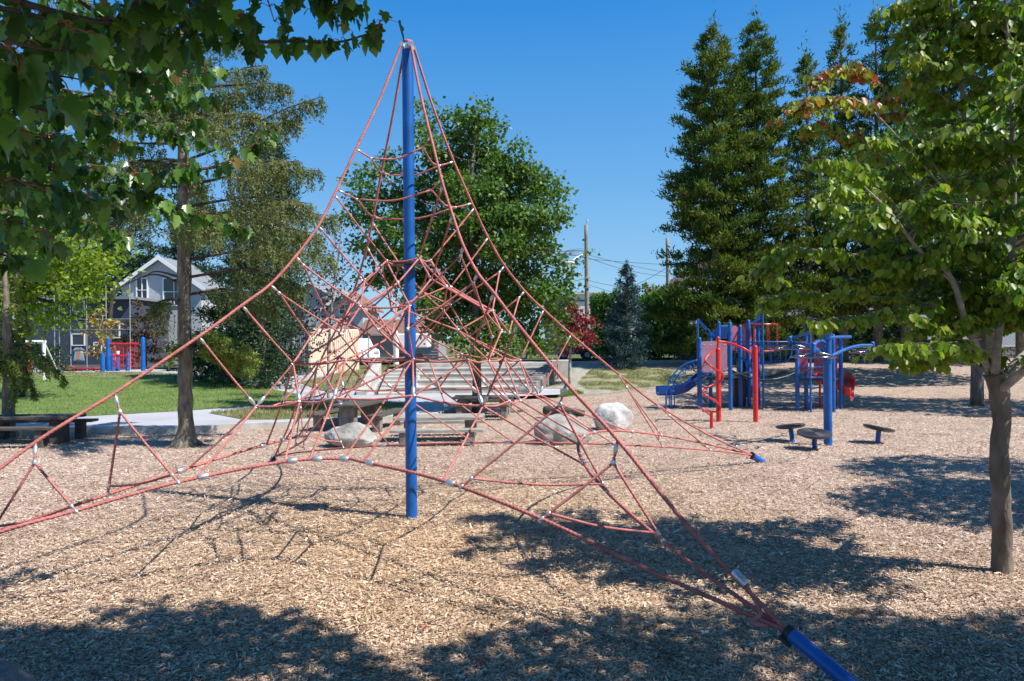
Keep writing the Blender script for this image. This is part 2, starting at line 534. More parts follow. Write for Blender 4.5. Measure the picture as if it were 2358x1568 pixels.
def catmull(pts, k=6):
    pts = [Vector(p) for p in pts]
    if len(pts) < 3:
        return [pts[0].lerp(pts[-1], i / k) for i in range(k + 1)]
    P = [pts[0] * 2 - pts[1]] + pts + [pts[-1] * 2 - pts[-2]]
    out = []
    for i in range(1, len(P) - 2):
        for j in range(k):
            t = j / k
            a, b, c, d = P[i - 1], P[i], P[i + 1], P[i + 2]
            out.append(.5 * ((2 * b) + (c - a) * t + (2 * a - 5 * b + 4 * c - d) * t * t + (3 * b - a - 3 * c + d) * t ** 3))
    out.append(pts[-1])
    return out

# ------------------------------------------------------------ foliage meshes (numpy)
def shape(halfpoly, fold=0.25):
    """leaf = two mirrored faces sharing the midrib; x across, y along, z = fold"""
    n = len(halfpoly)
    v = [(x, y, abs(x) * fold) for x, y in halfpoly] + [(-x, y, abs(x) * fold) for x, y in halfpoly[1:-1]]
    right = list(range(n))
    left = [0] + [n + i for i in range(n - 2)] + [n - 1]
    return np.array(v), [right, left[::-1]]
SH = {
    'maple': shape([(0, 0), (.20, .05), (.42, -.06), (.33, -.22), (.56, -.42), (.50, -.50), (.27, -.50), (.30, -.66), (.14, -.84), (0, -1.05)], .22),
    'ovate': shape([(0, 0), (.24, -.10), (.38, -.38), (.30, -.72), (0, -1.0)], .3),
    'lobed': shape([(0, 0), (.45, -.2), (.28, -.5), (0, -1.0)], .2),
    'quad': (np.array([(0, 0, 0), (.3, -.45, 0.05), (0, -1, 0), (-.3, -.45, 0.05)]), [[0, 1, 2, 3]]),
    'blade': (np.array([(-.09, 0, 0), (.09, 0, 0), (0, -1, 0)]), [[0, 1, 2]]),
    'needle': (np.array([(-.16, 0, 0), (.16, 0, 0), (.10, -1, 0), (-.10, -1, 0)]), [[0, 1, 2, 3]]),
    'chip': (np.array([(-.13, 0, 0), (.15, 0.05, 0), (.10, -1, 0), (-.12, -.93, 0)]), [[0, 1, 2, 3]]),
}

def unit(a):
    return a / np.maximum(np.linalg.norm(a, axis=1, keepdims=True), 1e-9)

def leafmesh(name, C, D, N, size, rnd, sh, m, parent=None, origin=None, label=None):
    """C centres, D long axis, N rough normal (all n x 3), size n, rnd n"""
    C = np.asarray(C, float); D = unit(np.asarray(D, float)); N = np.asarray(N, float)
    side = unit(np.cross(D, N))
    nn = np.cross(side, D)
    base, faces = SH[sh]
    size = np.asarray(size)[:, None, None]
    # local y is negative along the leaf: D points where the tip goes
    P = C[:, None, :] + size * (base[None, :, 0:1] * side[:, None, :] - base[None, :, 1:2] * D[:, None, :] + base[None, :, 2:3] * nn[:, None, :])
    n, k = P.shape[0], P.shape[1]
    P = P.reshape(-1, 3)
    if parent is not None:
        P = P - np.array(rootloc(parent))
    elif origin is not None:
        P = P - np.array(origin)
    me = bpy.data.meshes.new(name)
    me.vertices.add(n * k)
    me.vertices.foreach_set('co', P.astype(np.float32).ravel())
    li, ls, lt = [], [], []
    off = 0
    pat = np.concatenate([np.array(f) for f in faces])
    tot = len(pat)
    loops = (pat[None, :] + (np.arange(n) * k)[:, None]).ravel()
    starts1 = np.cumsum([0] + [len(f) for f in faces[:-1]])
    starts = (starts1[None, :] + (np.arange(n) * tot)[:, None]).ravel()
    me.loops.add(len(loops))
    me.loops.foreach_set('vertex_index', loops.astype(np.int32))
    me.polygons.add(len(starts))
    me.polygons.foreach_set('loop_start', starts.astype(np.int32))
    me.update(calc_edges=True)
    at = me.attributes.new('rnd', 'FLOAT', 'POINT')
    at.data.foreach_set('value', np.repeat(np.clip(rnd, 0, 1), k).astype(np.float32))
    me.materials.append(m)
    o = bpy.data.objects.new(name, me)
    COL.objects.link(o)
    if parent is not None: o.parent = parent
    elif origin is not None: o.location = origin
    return o

def rdir(n):
    return unit(rng.normal(size=(n, 3)))
# ============================================================ THE SETTING
def sheet(name, m, xs, ys, off=0.0, kind='structure'):
    vs = [(x, y, gz(x, y) + off) for y in ys for x in xs]
    nx = len(xs)
    fs = [(j * nx + i, j * nx + i + 1, (j + 1) * nx + i + 1, (j + 1) * nx + i) for j in range(len(ys) - 1) for i in range(nx - 1)]
    me = bpy.data.meshes.new(name)
    me.from_pydata(vs, [], fs)
    me.polygons.foreach_set('use_smooth', [True] * len(fs))
    return props(rawobj(name, me, m), kind=kind)

xs = [-900, -400, -150, -80] + list(np.linspace(-50, 50, 51)) + [80, 150, 400, 900]
ys = [-60, -20, -8] + list(np.linspace(-4, 56, 61)) + [70, 100, 200, 500, 1500]
sheet('ground', M['mulch'], xs, ys)
POLYS = {}
def patch(name, px, m, off, cell=1.0, kind='structure'):
    pts = [G(x, y, off) for x, y in px]
    POLYS[name] = [(p.x, p.y) for p in pts]
    bm = bmesh.new()
    f = bm.faces.new([bm.verts.new(p) for p in pts])
    bmesh.ops.triangulate(bm, faces=[f])
    for k in range(5):
        es = [e for e in bm.edges if e.calc_length() > cell * 2.5]
        if not es: break
        bmesh.ops.subdivide_edges(bm, edges=es, cuts=1)
        bmesh.ops.triangulate(bm, faces=bm.faces)
    for v in bm.verts:
        v.co.z = gz(v.co.x, v.co.y) + off
    bmesh.ops.recalc_face_normals(bm, faces=bm.faces)
    me = bpy.data.meshes.new(name)
    bm.to_mesh(me); bm.free()
    if len(me.polygons) and me.polygons[0].normal.z < 0:
        me.flip_normals()
    me.polygons.foreach_set('use_smooth', [True] * len(me.polygons))
    return props(rawobj(name, me, m), kind=kind)

LZ = 0.14
near_edge = [(-420, 1012), (0, 993), (150, 985), (411, 983), (540, 976), (640, 972), (760, 966), (905, 958), (1000, 950), (1050, 932)]
patch('path', near_edge + [(1100, 916), (1290, 908), (1290, 896), (860, 896), (770, 903), (700, 893), (640, 873), (560, 863), (411, 851), (300, 849), (-400, 852)], M['path'], LZ)
patch('lawn', [(-420, 990), (0, 973), (154, 960), (411, 946), (600, 933), (700, 922), (690, 908), (634, 897), (560, 883), (480, 870), (411, 862), (300, 858), (0, 858), (-420, 862)], M['lawn'], LZ + .012)
patch('grass_bank', [(480, 950), (560, 942), (700, 928), (800, 925), (945, 930), (962, 936), (900, 952), (760, 960), (640, 965), (560, 965)], M['dry'], LZ + .014)
patch('dry_lawn_edge', [(-420, 872), (0, 868), (140, 866), (300, 871), (430, 876), (520, 880), (460, 866), (411, 860), (300, 856), (0, 856), (-420, 860)], M['dry'], LZ + .024)
patch('grass_slope', [(690, 880), (770, 862), (850, 846), (900, 842), (880, 860), (850, 885), (780, 900), (740, 898)], M['dry'], LZ + .03)
patch('gravel', [(560, 862), (600, 853), (700, 848), (790, 850), (770, 862), (690, 880), (650, 874)], M['path'], LZ + .02)
patch('sandy_soil', [(1290, 846), (1420, 843), (1530, 850), (1620, 858), (1575, 886), (1480, 896), (1400, 906), (1340, 909), (1250, 915), (1225, 905), (1275, 882)], M['soil'], .012)
patch('dry_grass', [(1360, 852), (1440, 845), (1530, 852), (1610, 860), (1570, 882), (1480, 893), (1420, 900), (1350, 896), (1330, 880)], M['dry'], .02)
patch('grass_tuft_ground', [(1238, 905), (1290, 898), (1330, 900), (1345, 906), (1300, 913), (1245, 914)], M['dry'], .026)
patch('rear_grass', [(560, 848), (900, 835), (1600, 833), (1600, 826), (900, 828), (560, 836)], M['farg'], .03, 2)
sheet('far_ground', M['farg'], [-900, -300, -60, -9, 0, 60, 300, 900], [46, 60, 100, 300, 1500], .05)

# kerb along the raised path
mb = MB()
kp = [G(x, y, LZ) for x, y in near_edge]
cum = catmull(kp, 3)
outer = []
for i, p in enumerate(cum):
    a = cum[max(0, i - 1)]; b = cum[min(len(cum) - 1, i + 1)]
    t = (b - a).normalized(); n = Vector((t.y, -t.x, 0))
    outer.append(n)
vs, fs = [], []
for p, n in zip(cum, outer):
    q = p + n * .16
    for r in ((q.x, q.y, -.05), (q.x, q.y, LZ + .02), (p.x, p.y, LZ + .02), (p.x, p.y, -.05)):
        vs.append(r)
for i in range(len(cum) - 1):
    for k in range(3):
        fs.append((i * 4 + k, i * 4 + k + 1, i * 4 + 5 + k, i * 4 + 4 + k))
mb.add(vs, fs)
kb = mb.build('kerb', M['conc'], smooth='auto', origin=(0, 17, 0))
props(kb, kind='structure')

# amphitheatre of concrete steps
am = thing('amphitheatre', 'stepped concrete seating terrace with stone cheek wall behind the rope pyramid', 'seating terrace', (-2, 27, LZ))
rows = [(27.0, .32), (28.8, .50), (30.4, .68), (32.0, .86), (33.6, 1.02)]
for i, (d, z) in enumerate(rows):
    xl = -3.8 - .25 * i; xr = .25 + .42 * i
    mb = MB()
    x0 = xl if i else -4.6
    mb.box(((x0 + xr) / 2, d + .9, z / 2 + .02), (xr - x0, 1.8 + (0 if i < 4 else .2), z))
    mb.box(((x0 + xr) / 2, d + .22, z + .05), (xr - x0 + .02, .5, .065))
    mb.build('step', M['conc'], am, bevel=.015)
mb = MB()
for k in range(7):
    mb.box((-4.9 - .06 * k + .3, 26.9 + .75 * k, (.22 + .115 * k) / 2), (1.5, .9, .22 + .115 * k))
mb.build('stair', M['conc'], am, bevel=.01)
mb = MB()
mb.prism([(-6.1, 26.6, -.1), (-6.1, 26.6, .3), (-6.9, 33.8, 1.12), (-6.9, 33.8, -.1)], (.42, 0, 0))
mb.build('cheek_wall', M['conc'], am, bevel=.02)
mb = MB()
N_ = 14
for k in range(N_):
    t = k / (N_ - 1)
    p = Vector((.45 + 1.55 * t, 26.7 + 6.4 * t, 0))
    hgt = .34 + .85 * t
    mb.box((p.x + random.uniform(-.04, .04), p.y, hgt / 2), (.6 + random.uniform(-.05, .08), .62, hgt + random.uniform(-.05, .05)), rz=random.uniform(-.3, .1))
wst = mb.build('cheek_wall', M['wallst'], am, bevel=.05)
props(wst, 'dark rough stone cheek wall')
mb = MB(); mb.box((2.35, 33.2, .6), (.95, 1.0, 1.25)); mb.build('end_block', M['conc'], am, bevel=.03)

# low concrete edging in front of the rear fence
mb = MB()
for a, b in (((-2, 39.6), (10.8, 39.4)), ):
    mb.box(((a[0] + b[0]) / 2, a[1], .84), (b[0] - a[0], .3, .2))
mb.build('concrete_edging', M['conc'], bevel=.02, origin=(4, 39.5, .74))
props(bpy.data.objects['concrete_edging'], 'long low pale concrete edging in front of the dark rear fence', 'edging')

# ============================================================ ROPE PYRAMID
pb = G(948, 1192)
net = thing('rope_climbing_pyramid', 'coral red rope climbing pyramid net on a tall blue mast', 'climbing net', (pb.x, pb.y, 0))
PX, PY_ = pb.x, pb.y
ZT = 6.02
anch = {'R': (Vector((4.30, 12.3, .16)), Vector((4.95, 12.75, -.25))),
        'B': (Vector((-4.52, 12.95, .10)), Vector((-4.75, 13.25, -.2))),
        'L': (Vector((-5.35, 5.2, .38)), Vector((-6.1, 4.5, -.3))),
        'F': None}
fa = V(1812, 1453, 4.30)
anch['F'] = (fa, Vector((fa.x + .72, fa.y - .84, fa.z - .53)))
PC = Vector((PX, PY_, 0))
dirs = {}
for c in anch:
    v = anch[c][0] - PC; v.z = 0
    dirs[c] = v.normalized()
AX = {(1, 0): 'R', (-1, 0): 'L', (0, 1): 'B', (0, -1): 'F'}

def ridge(c, r, z):
    return PC + dirs[c] * r + Vector((0, 0, z))
# clamps on each ridge (radius, height)
RC = [(.79, 4.61), (1.06, 4.04), (1.10, 3.96), (1.28, 3.63), (1.55, 3.26), (1.84, 2.93), (2.14, 2.66), (2.60, 2.34), (3.36, 1.78), (4.02, 1.38)]

RT = {'L': [(820, 343), (777, 437), (770, 448), (733, 520), (681, 590), (622, 655), (557, 703), (458, 775), (264, 905), (82, 1018)],
      'F': [(992, 314), (1017, 412), (1020, 424), (1042, 494), (1067, 565), (1100, 628), (1137, 674), (1192, 746), (1304, 882), (1422, 1012)],
      'R': [(1045, 372), (1088, 468), (1092, 479), (1124, 547), (1162, 612), (1208, 670), (1252, 713), (1315, 770), (1422, 860), (1510, 930)]}
RIDGE = {}
for c in anch:
    if c in RT:
        n_ = Vector((-dirs[c].y, dirs[c].x, 0)); out = []
        for x, y in RT[c]:
            p = V(x, y, 1.0) - CAM
            t = (PC - CAM).dot(n_) / p.dot(n_)
            out.append(CAM + p * t)
        RIDGE[c] = out
    else:
        RIDGE[c] = [ridge(c, r * .96, z) for r, z in RC]
mast = MB(); mast.tube([(PX, PY_, -.3), (PX, PY_, ZT)], .073, 28)
mast.build('mast', M['blue'], net, smooth='auto')
cp = MB()
cp.lathe((PX, PY_, ZT), [(0, .076), (.05, .078), (.07, .07), (.085, .03)], 24)
for c in dirs:
    cp.box(Vector((PX, PY_, ZT + .05)) + dirs[c] * .085, (.05, .05, .06))
cp.build('mast_cap', M['alu'], net, smooth='auto')
ring = MB()
for k in range(2):
    lp = [Vector((PX + .065 * math.cos(a), PY_ + .065 * math.sin(a), ZT + .095 + .012 * k)) for a in np.linspace(0, 2 * math.pi, 17)]
    ring.tube(lp, .012, 6)
ring.build('rope_loop', M['rope'], net, smooth=True)
for z, r in ((3.27, .20), (2.03, .23)):
    d_ = MB()
    d_.tube([(PX, PY_, z - .016), (PX, PY_, z + .016)], r, 20)
    d_.build('collar_plate', M['black'], net, smooth='auto')
TW = 2 * math.pi / .16
def cable(pts, r, name='cable'):
    P = []
    pts = catmull(pts, 10)
    # resample every 2 cm near the camera
    L = sum((pts[i + 1] - pts[i]).length for i in range(len(pts) - 1))
    near = min((p - CAM).length for p in pts)
    step = .02 if near < 7.5 else .035
    acc = 0.0
    out = [pts[0]]
    for i in range(len(pts) - 1):
        seg = pts[i + 1] - pts[i]
        l = seg.length
        t = step - acc
        while t < l:
            out.append(pts[i] + seg * (t / l)); t += step
        acc = (acc + l) % step
    out.append(pts[-1])
    mb = MB(); mb.tube(out, r, 12, twist=TW, flute=.13, lobes=4)
    return mb.build(name, M['cable'], net, smooth=True)

ropes = []      # polylines
ovals = []      # (centre, axis, L, r)
knots = []
cuffs = []
for c in anch:
    a0 = anch[c][0]
    pts = [PC + dirs[c] * .09 + Vector((0, 0, ZT + .06)), (PC + Vector((0, 0, ZT))).lerp(RIDGE[c][0], .5) + dirs[c] * .03] + [p for i, p in enumerate(RIDGE[c]) if i not in (1,)]
    ra = ((a0 - PC) * Vector((1, 1, 0))).length
    pts.append((RIDGE[c][-1] + a0) / 2 - Vector((0, 0, .05)))
    pts.append(Vector(a0))
    cable(pts, .0165, 'ridge_cable')
    # anchor tube in the ground
    tb = anch[c][1]
    ax = (tb - a0).normalized()
    R_ = .047 if c in 'FL' else .058
    mb = MB(); mb.tube([a0 + ax * .03, a0 + ax * 1.6 if c == 'F' else tb], R_, 28)
    tube = mb.build('anchor_tube', M['blue'] if c in 'FL' else M['bluefade'], net, smooth='auto')
    mb = MB(); mb.tube([a0 - ax * .008, a0 + ax * .032], R_ * 1.02, 24)
    mb.tube([a0 - ax * .02 + Vector((-.03, 0, -.05)), a0 + ax * .06 + Vector((-.03, 0, -.05))], .017, 10)
    mb.build('tube_mouth', M['black'], tube, smooth='auto')
    u = (RIDGE[c][-1] - a0).normalized()
    base = a0 + u * .42
    mb = MB(); mb.tube([base - u * .06, base - u * .05, base + u * .05, base + u * .06], [.024, .029, .029, .024], 14)
    mb.build('ferrule', M['alu'], net, smooth='auto')
    # loop that gathers the three cables
    sd_ = u.cross(Vector((0, 0, 1))).normalized()
    lp = [base - u * .06, base - u * .12 - Vector((0, 0, .03)), a0 + u * .2 - Vector((0, 0, .05)) + sd_ * -.03, a0 + u * .24 - Vector((0, 0, .12)) + sd_ * -.09, a0 + u * .12 - Vector((0, 0, .06)) + sd_ * -.05]
    mb = MB(); mb.tube(catmull(lp, 5), .0125, 8); mb.build('rope_loop', M['rope'], net, smooth=True)

# perimeter cables between neighbouring anchors
LFP = [None, (0, 1225, 5.5), (174, 1176, 5.85), (410, 1110, 6.3), (655, 1063, 6.75), (788, 1056, 6.85), (835, 1063, 6.75), (1020, 1107, 6.2), (1247, 1195, 5.55), (1500, 1315, 4.95), None]
LFQ = catmull([anch['L'][0]] + [V(*q) for q in LFP[1:-1]] + [anch['F'][0]], 8)
LFX = {.20: 410, .80: 1062, .10: 174, .90: 1247, .29: 450, .40: 655, .47: 713, .54: 835, .70: 1020}
def perim(a, b, t, pull=2.0, zr=.66):
    if (a, b) == ('L', 'F'):
        kt = min(LFX, key=lambda q: abs(q - t))
        if abs(kt - t) < .025:
            x = LFX[kt] + (t - kt) * 1500
            for i in range(len(LFQ) - 1):
                xa, xb = pix(LFQ[i])[0], pix(LFQ[i + 1])[0]
                if xa <= x <= xb: return LFQ[i].lerp(LFQ[i + 1], (x - xa) / max(xb - xa, 1e-6))
        f = t * (len(LFQ) - 1); i = min(int(f), len(LFQ) - 2)
        return LFQ[i].lerp(LFQ[i + 1], f - i)
    A, B = anch[a][0], anch[b][0]
    p = A.lerp(B, t)
    ch = (B - A); ch.z = 0
    n = Vector((-ch.y, ch.x, 0)).normalized()
    if n.dot(PC - p) < 0: n = -n
    k = (4 * t * (1 - t)) ** .92
    return p + n * pull * k + Vector((0, 0, zr * k))
PER = [('L', 'F', 1.95, .74), ('F', 'R', 2.15, .72), ('R', 'B', 2.0, .55), ('B', 'L', 1.9, .75)]
tcl = [.10, .20, .335, .44, .50, .56, .665, .80, .90]
for a, b, pl, zr in PER:
    cable(LFQ if (a, b) == ('L', 'F') else [perim(a, b, t, pl, zr) for t in np.linspace(0, 1, 17)], .016, 'perimeter_cable')

def axp(c):
    return dirs[c]
def node(i, j, s, z):
    u = dirs['R'] * i if i > 0 else dirs['L'] * -i
    v = dirs['B'] * j if j > 0 else dirs['F'] * -j
    return PC + (u + v) * s + Vector((0, 0, z))
LV = [({(1, 0)}, .27, 3.30), ({(2, 0), (1, 1)}, .33, 2.97), ({(2, 1), (1, 2), (1, 0)}, .45, 2.68),
      ({(3, 1), (1, 3), (2, 2), (1, 1)}, .43, 2.38), ({(3, 0), (2, 1), (1, 2), (1, 0)}, .53, 2.05),
      ({(4, 0), (3, 1), (2, 2), (1, 3), (2, 0)}, .5, 1.56)]
levels = []
for st, s, z in LV:
    full = set()
    for (i, j) in st:
        for a, b in ((i, j), (j, i)):
            for si in (1, -1):
                for sj in (1, -1):
                    full.add((a * si, b * sj))
    lv = {}
    for (i, j) in sorted(full):
        jt = Vector((random.uniform(-.035, .035), random.uniform(-.035, .035), random.uniform(-.03, .03)))
        lv[(i, j)] = node(i, j, s, z) + jt
    levels.append(lv)
NP = {0: {(-1, 0): (890, 601), (0, -1): (965, 594), (1, 0): (991, 600), (0, 1): (921, 609)},
      1: {(-2, 0): (840, 644), (0, -2): (993, 642), (2, 0): (1038, 660), (0, 2): (900, 668), (-1, 1): (880, 612)},
      2: {(-2, 1): (756, 730), (-1, 2): (793, 734), (-2, -1): (830, 705), (-1, -2): (943, 703), (-1, 0): (860, 705), (0, -1): (914, 706), (2, 1): (1037, 702), (1, -2): (1110, 708), (2, -1): (1134, 715)},
      3: {(-3, 1): (714, 777), (-3, -1): (788, 769), (-1, -3): (940, 758), (1, -3): (1133, 775), (3, 1): (1080, 775), (3, -1): (1172, 766), (-1, -1): (903, 775), (2, 2): (992, 763)},
      4: {(-3, 0): (675, 837), (0, -3): (1077, 828), (3, 0): (1197, 829), (-2, -1): (796, 829), (2, -1): (1160, 823)},
      5: {(-4, 0): (590, 936), (0, -4): (1112, 935), (4, 0): (1240, 908), (-3, -1): (690, 925), (-2, -2): (768, 917), (-1, -3): (952, 911)}}
for k, mp_ in NP.items():
    for ij, (x, y) in mp_.items():
        if ij in levels[k]: levels[k][ij] = V(x, y, levels[k][ij].y)
def nearest(lv, p, k):
    return sorted(lv.values(), key=lambda q: (q - p).length)[:k]
used = set()
for k in range(len(levels) - 1):
    A, B = levels[k], levels[k + 1]
    for (i, j), p in A.items():
        for di, dj in ((1, 0), (-1, 0), (0, 1), (0, -1)):
            q = B.get((i + di, j + dj))
            if q is None: continue
            inner = abs(i + di) + abs(j + dj) < abs(i) + abs(j)
            if inner and k >= 1 and random.random() < (.6 if k < 3 else .66): continue
            ropes.append([p, q])
            if k == len(levels) - 2 and (abs(i + di) + abs(j + dj) == 4 or random.random() < .6):
                if (k, i + di, j + dj) in used: continue
                used.add((k, i + di, j + dj))
                d_ = (q - p).normalized()
                ovals.append((q - d_ * .085, d_, .085, .032))
# horizontal rings
def hring(lv, radius):
    for (i, j), p in lv.items():
        if abs(i) + abs(j) != radius: continue
        for di, dj in ((1, 1), (1, -1)):
            q = lv.get((i + di, j + dj))
            if q is not None and abs(i + di) + abs(j + dj) == radius:
                mid = (p + q) / 2 - Vector((0, 0, .025))
                ropes.append([p, mid, q])
hring(levels[0], 1); hring(levels[2], 3); hring(levels[4], 3); hring(levels[5], 4); 
for lv in levels:
    for p in lv.values(): knots.append(p)
# square rings near the top
for (ri, zi), (rr, rz) in (((.79, 4.61), (.58, 4.53)), ((1.06, 4.04), (.80, 3.96))):
    cs = {}
    for c in dirs:
        a = RIDGE[c][0 if zi > 4.3 else 1]; b = a - dirs[c] * (ri - rr) - Vector((0, 0, zi - rz))
        cs[c] = b
        ropes.append([a, b]); ovals.append((a.lerp(b, .22), b - a, .055, .02)); ovals.append((b, b - a, .03, .022))
    for a, b in (('L', 'F'), ('F', 'R'), ('R', 'B'), ('B', 'L')):
        ropes.append([cs[a], (cs[a] + cs[b]) / 2 - Vector((0, 0, .07)), cs[b]])
inv = {v: k for k, v in AX.items()}
for c in dirs:
    e = inv[c]
    def nd(L, i, j):
        """level L node, i along this ridge, j sideways"""
        side = (e[1], e[0]) if e[0] else (1, 0)
        side = (0, 1) if e[0] else (1, 0)
        return levels[L].get((e[0] * i + side[0] * j, e[1] * i + side[1] * j))
    def clampat(i):
        return RIDGE[c][i]
    def single(i, q):
        a = clampat(i); ropes.append([a, q]); d_ = (q - a).normalized()
        ovals.append((a + d_ * .06, d_, .06, .022))
    def stub(i, q1, q2, frac=.22):
        a = clampat(i); m_ = (q1 + q2) / 2; b = a.lerp(m_, frac)
        ropes.append([a, b]); ropes.append([b, q1]); ropes.append([b, q2]); d_ = (b - a).normalized()
        ovals.append((a + d_ * .06, d_, .06, .022)); ovals.append((b, d_, .035, .026))
    single(2, nd(0, 1, 0)); single(3, nd(1, 2, 0))
    stub(4, nd(2, 2, 1), nd(2, 2, -1), .16); stub(5, nd(3, 3, 1), nd(3, 3, -1), .16)
    single(6, nd(4, 3, 0)); single(7, nd(5, 4, 0))
    d7 = (nd(5, 4, 0) - clampat(7)).normalized(); ovals.append((nd(5, 4, 0) - d7 * .08, d7, .08, .03))
    # stubs 8 and 9 end on the two neighbouring perimeter cables
    for i, (ta, tb_), fr in ((8, (.20, .80), .20), (9, (.10, .90), .26)):
        ends = []
        for a, b, pl, zr in PER:
            if a == c: ends.append(perim(a, b, ta, pl, zr))
            if b == c: ends.append(perim(a, b, tb_, pl, zr))
        a = clampat(i); m_ = (ends[0] + ends[1]) / 2; b = a.lerp(m_, fr)
        d_ = (b - a).normalized()
        ropes.append([a, b]); ovals.append((a + d_ * .075, d_, .075, .027)); ovals.append((b, d_, .04, .032))
        e0 = [b.lerp(q, .90) for q in ends]
        for q, w_ in zip(ends, e0):
            ropes.append([b, w_]); ropes.append([w_, q])
            ovals.append((q, (q - w_), .045, .026)); ovals.append((w_, q - w_, .035, .024))
        ropes.append([e0[0], (e0[0] + e0[1]) / 2 - Vector((0, 0, .03)), e0[1]])
# long ropes from the lowest level to the perimeter cables
for a, b, pl, zr in PER:
    ea, eb = inv[a], inv[b]
    for n_, t in zip(range(5), (.29, .40, .47, .54, .70)):
        i = ea[0] * (4 - n_) + eb[0] * n_; j = ea[1] * (4 - n_) + eb[1] * n_
        p = levels[5].get((i, j)); q = perim(a, b, t, pl, zr)
        ropes.append([p, q])
        q2 = perim(a, b, t - .012, pl, zr)
        cuffs.append((perim(a, b, t + .004, pl, zr), perim(a, b, t + .02, pl, zr)))
ropes.append([levels[4][(-1, -2)], V(793, 1054, 6.86)]); cuffs.append((V(786, 1056, 6.86), V(800, 1057, 6.85)))

def nearkey(p): return (Vector(p) - CAM).length
def smooth_rope(P):
    if len(P) == 2:
        l = (P[1] - P[0]).length
        return catmull([P[0], (P[0] + P[1]) / 2 - Vector((0, 0, .008 * l)), P[1]], 3)
    return catmull(P, 4)
ropes.sort(key=lambda P: min(nearkey(p) for p in P))
rest = MB()
for n_, P in enumerate(ropes):
    near = nearkey(P[0]) < 8.2
    mb = MB() if n_ < 99 else rest
    if near:
        SP = smooth_rope(P); out = []
        for i in range(len(SP) - 1):
            k = max(1, int((SP[i + 1] - SP[i]).length / .03))
            out += [SP[i].lerp(SP[i + 1], j / k) for j in range(k)]
        out.append(SP[-1])
        mb.tube(out, .0125, 8, twist=TW, flute=.10, lobes=4)
    else:
        mb.tube(smooth_rope(P), .0112, 7)
    if n_ < 99: mb.build('rope', M['rope'], net, smooth=True)
props(rest.build('rope', M['rope'], net, smooth=True), kind='stuff')
ovals.sort(key=lambda o: nearkey(o[0]))
rest = MB()
for n_, (c_, a_, L_, r_) in enumerate(ovals):
    mb = MB() if n_ < 99 else rest
    mb.ell(c_, a_, L_ * .75, r_ * .75, 10, 6)
    if n_ < 99: mb.build('clamp', M['alu'], net, smooth=True)
if rest.v: props(rest.build('clamp', M['alu'], net, smooth=True), kind='stuff')
knots.sort(key=nearkey)
rest = MB()
for n_, p in enumerate(knots):
    mb = MB() if n_ < 99 else rest
    for ax_ in range(2):
        t = rdir(1)[0]; a_ = Vector(t); b_ = a_.orthogonal().normalized(); c_ = a_.cross(b_).normalized()
        lp = [p + (b_ * math.cos(x) + c_ * math.sin(x)) * .021 for x in np.linspace(0, 2 * math.pi, 9)]
        mb.tube(lp, .0062, 5, caps=False)
    mb.ell(p, (0, 0, 1), .018, .016, 7, 4)
    if n_ < 99: mb.build('knot_ring', M['alu'], net, smooth=True)
if rest.v: props(rest.build('knot_ring', M['alu'], net, smooth=True), kind='stuff')
for a_, b_ in cuffs:
    u = (b_ - a_).normalized()
    mb = MB(); c_ = (a_ + b_) / 2
    mb.tube([c_ - u * .045, c_ - u * .035, c_ + u * .035, c_ + u * .045], [.024, .031, .031, .024], 12)
    mb.build('cuff', M['alu'], net, smooth='auto')
# ============================================================ PLAY EQUIPMENT (right)
def gd(px, py): return G(px, py)
play = None
p1 = G(*Z5(590, 965))
pc0 = G(*Z5(900, 965))
play = thing('play_structure', 'blue and pink playground tower with slides, chain bridge and climbers', 'playground structure', (pc0.x, pc0.y, 0))
def z_at(px, py, y):
    p = V(px, py, y); return p.z
def post(x5, top5, base5, r=.062, m='blue', parent=None, ball=True, name='post', basepx=None):
    b = G(*Z5(x5, base5))
    zt = z_at(*Z5(x5, top5), b.y)
    mb = MB()
    if ball:
        mb.tube([(b.x, b.y, -.1), (b.x, b.y, zt - r), (b.x, b.y, zt - r * .5), (b.x, b.y, zt - r * .12), (b.x, b.y, zt)], [r, r, r * .9, r * .55, r * .1], 18)
    else:
        mb.tube([(b.x, b.y, -.1), (b.x, b.y, zt)], r, 14)
    o = mb.build(name, M[m], parent or play, smooth='auto')
    return Vector((b.x, b.y, 0)), zt
def col(p, z): return Vector((p.x, p.y, z))
P = {}
for k, a in {'a': (590, 330, 965), 'b': (685, 280, 945), 'c': (762, 188, 945), 'd': (860, 192, 975), 'e': (950, 222, 950), 'f': (1024, 172, 942),
             'g': (1108, 188, 930), 'h': (1452, 385, 980), 'i': (1530, 300, 960), 'j': (1770, 300, 990), 'k': (1838, 345, 962)}.items():
    P[k] = post(*a)
tp = {}
for k, a in {'a2': (575, 165, 965), 'm': (1150, 100, 960), 'n': (1570, 160, 992)}.items():
    tp[k] = post(*a, r=.032, ball=False, name='thin_post')
# decks
dz = 1.0
def deck(ks, z, m='black'):
    pts = [col(P[k][0], z) for k in ks]
    MB().prism(pts, (0, 0, -.07)).build('deck', M[m], play, bevel=.01)
deck('adcb', 1.02); deck('dgf', 1.15); deck(('h', 'j', 'k', 'i'), 1.0)
# collars with bolts on the posts
for k in 'abdehj':
    p, zt = P[k]
    for z in (1.0, zt - .35):
        MB().tube([col(p, z - .03), col(p, z + .03)], .074, 14).build('collar', M['blue'], play, smooth='auto')
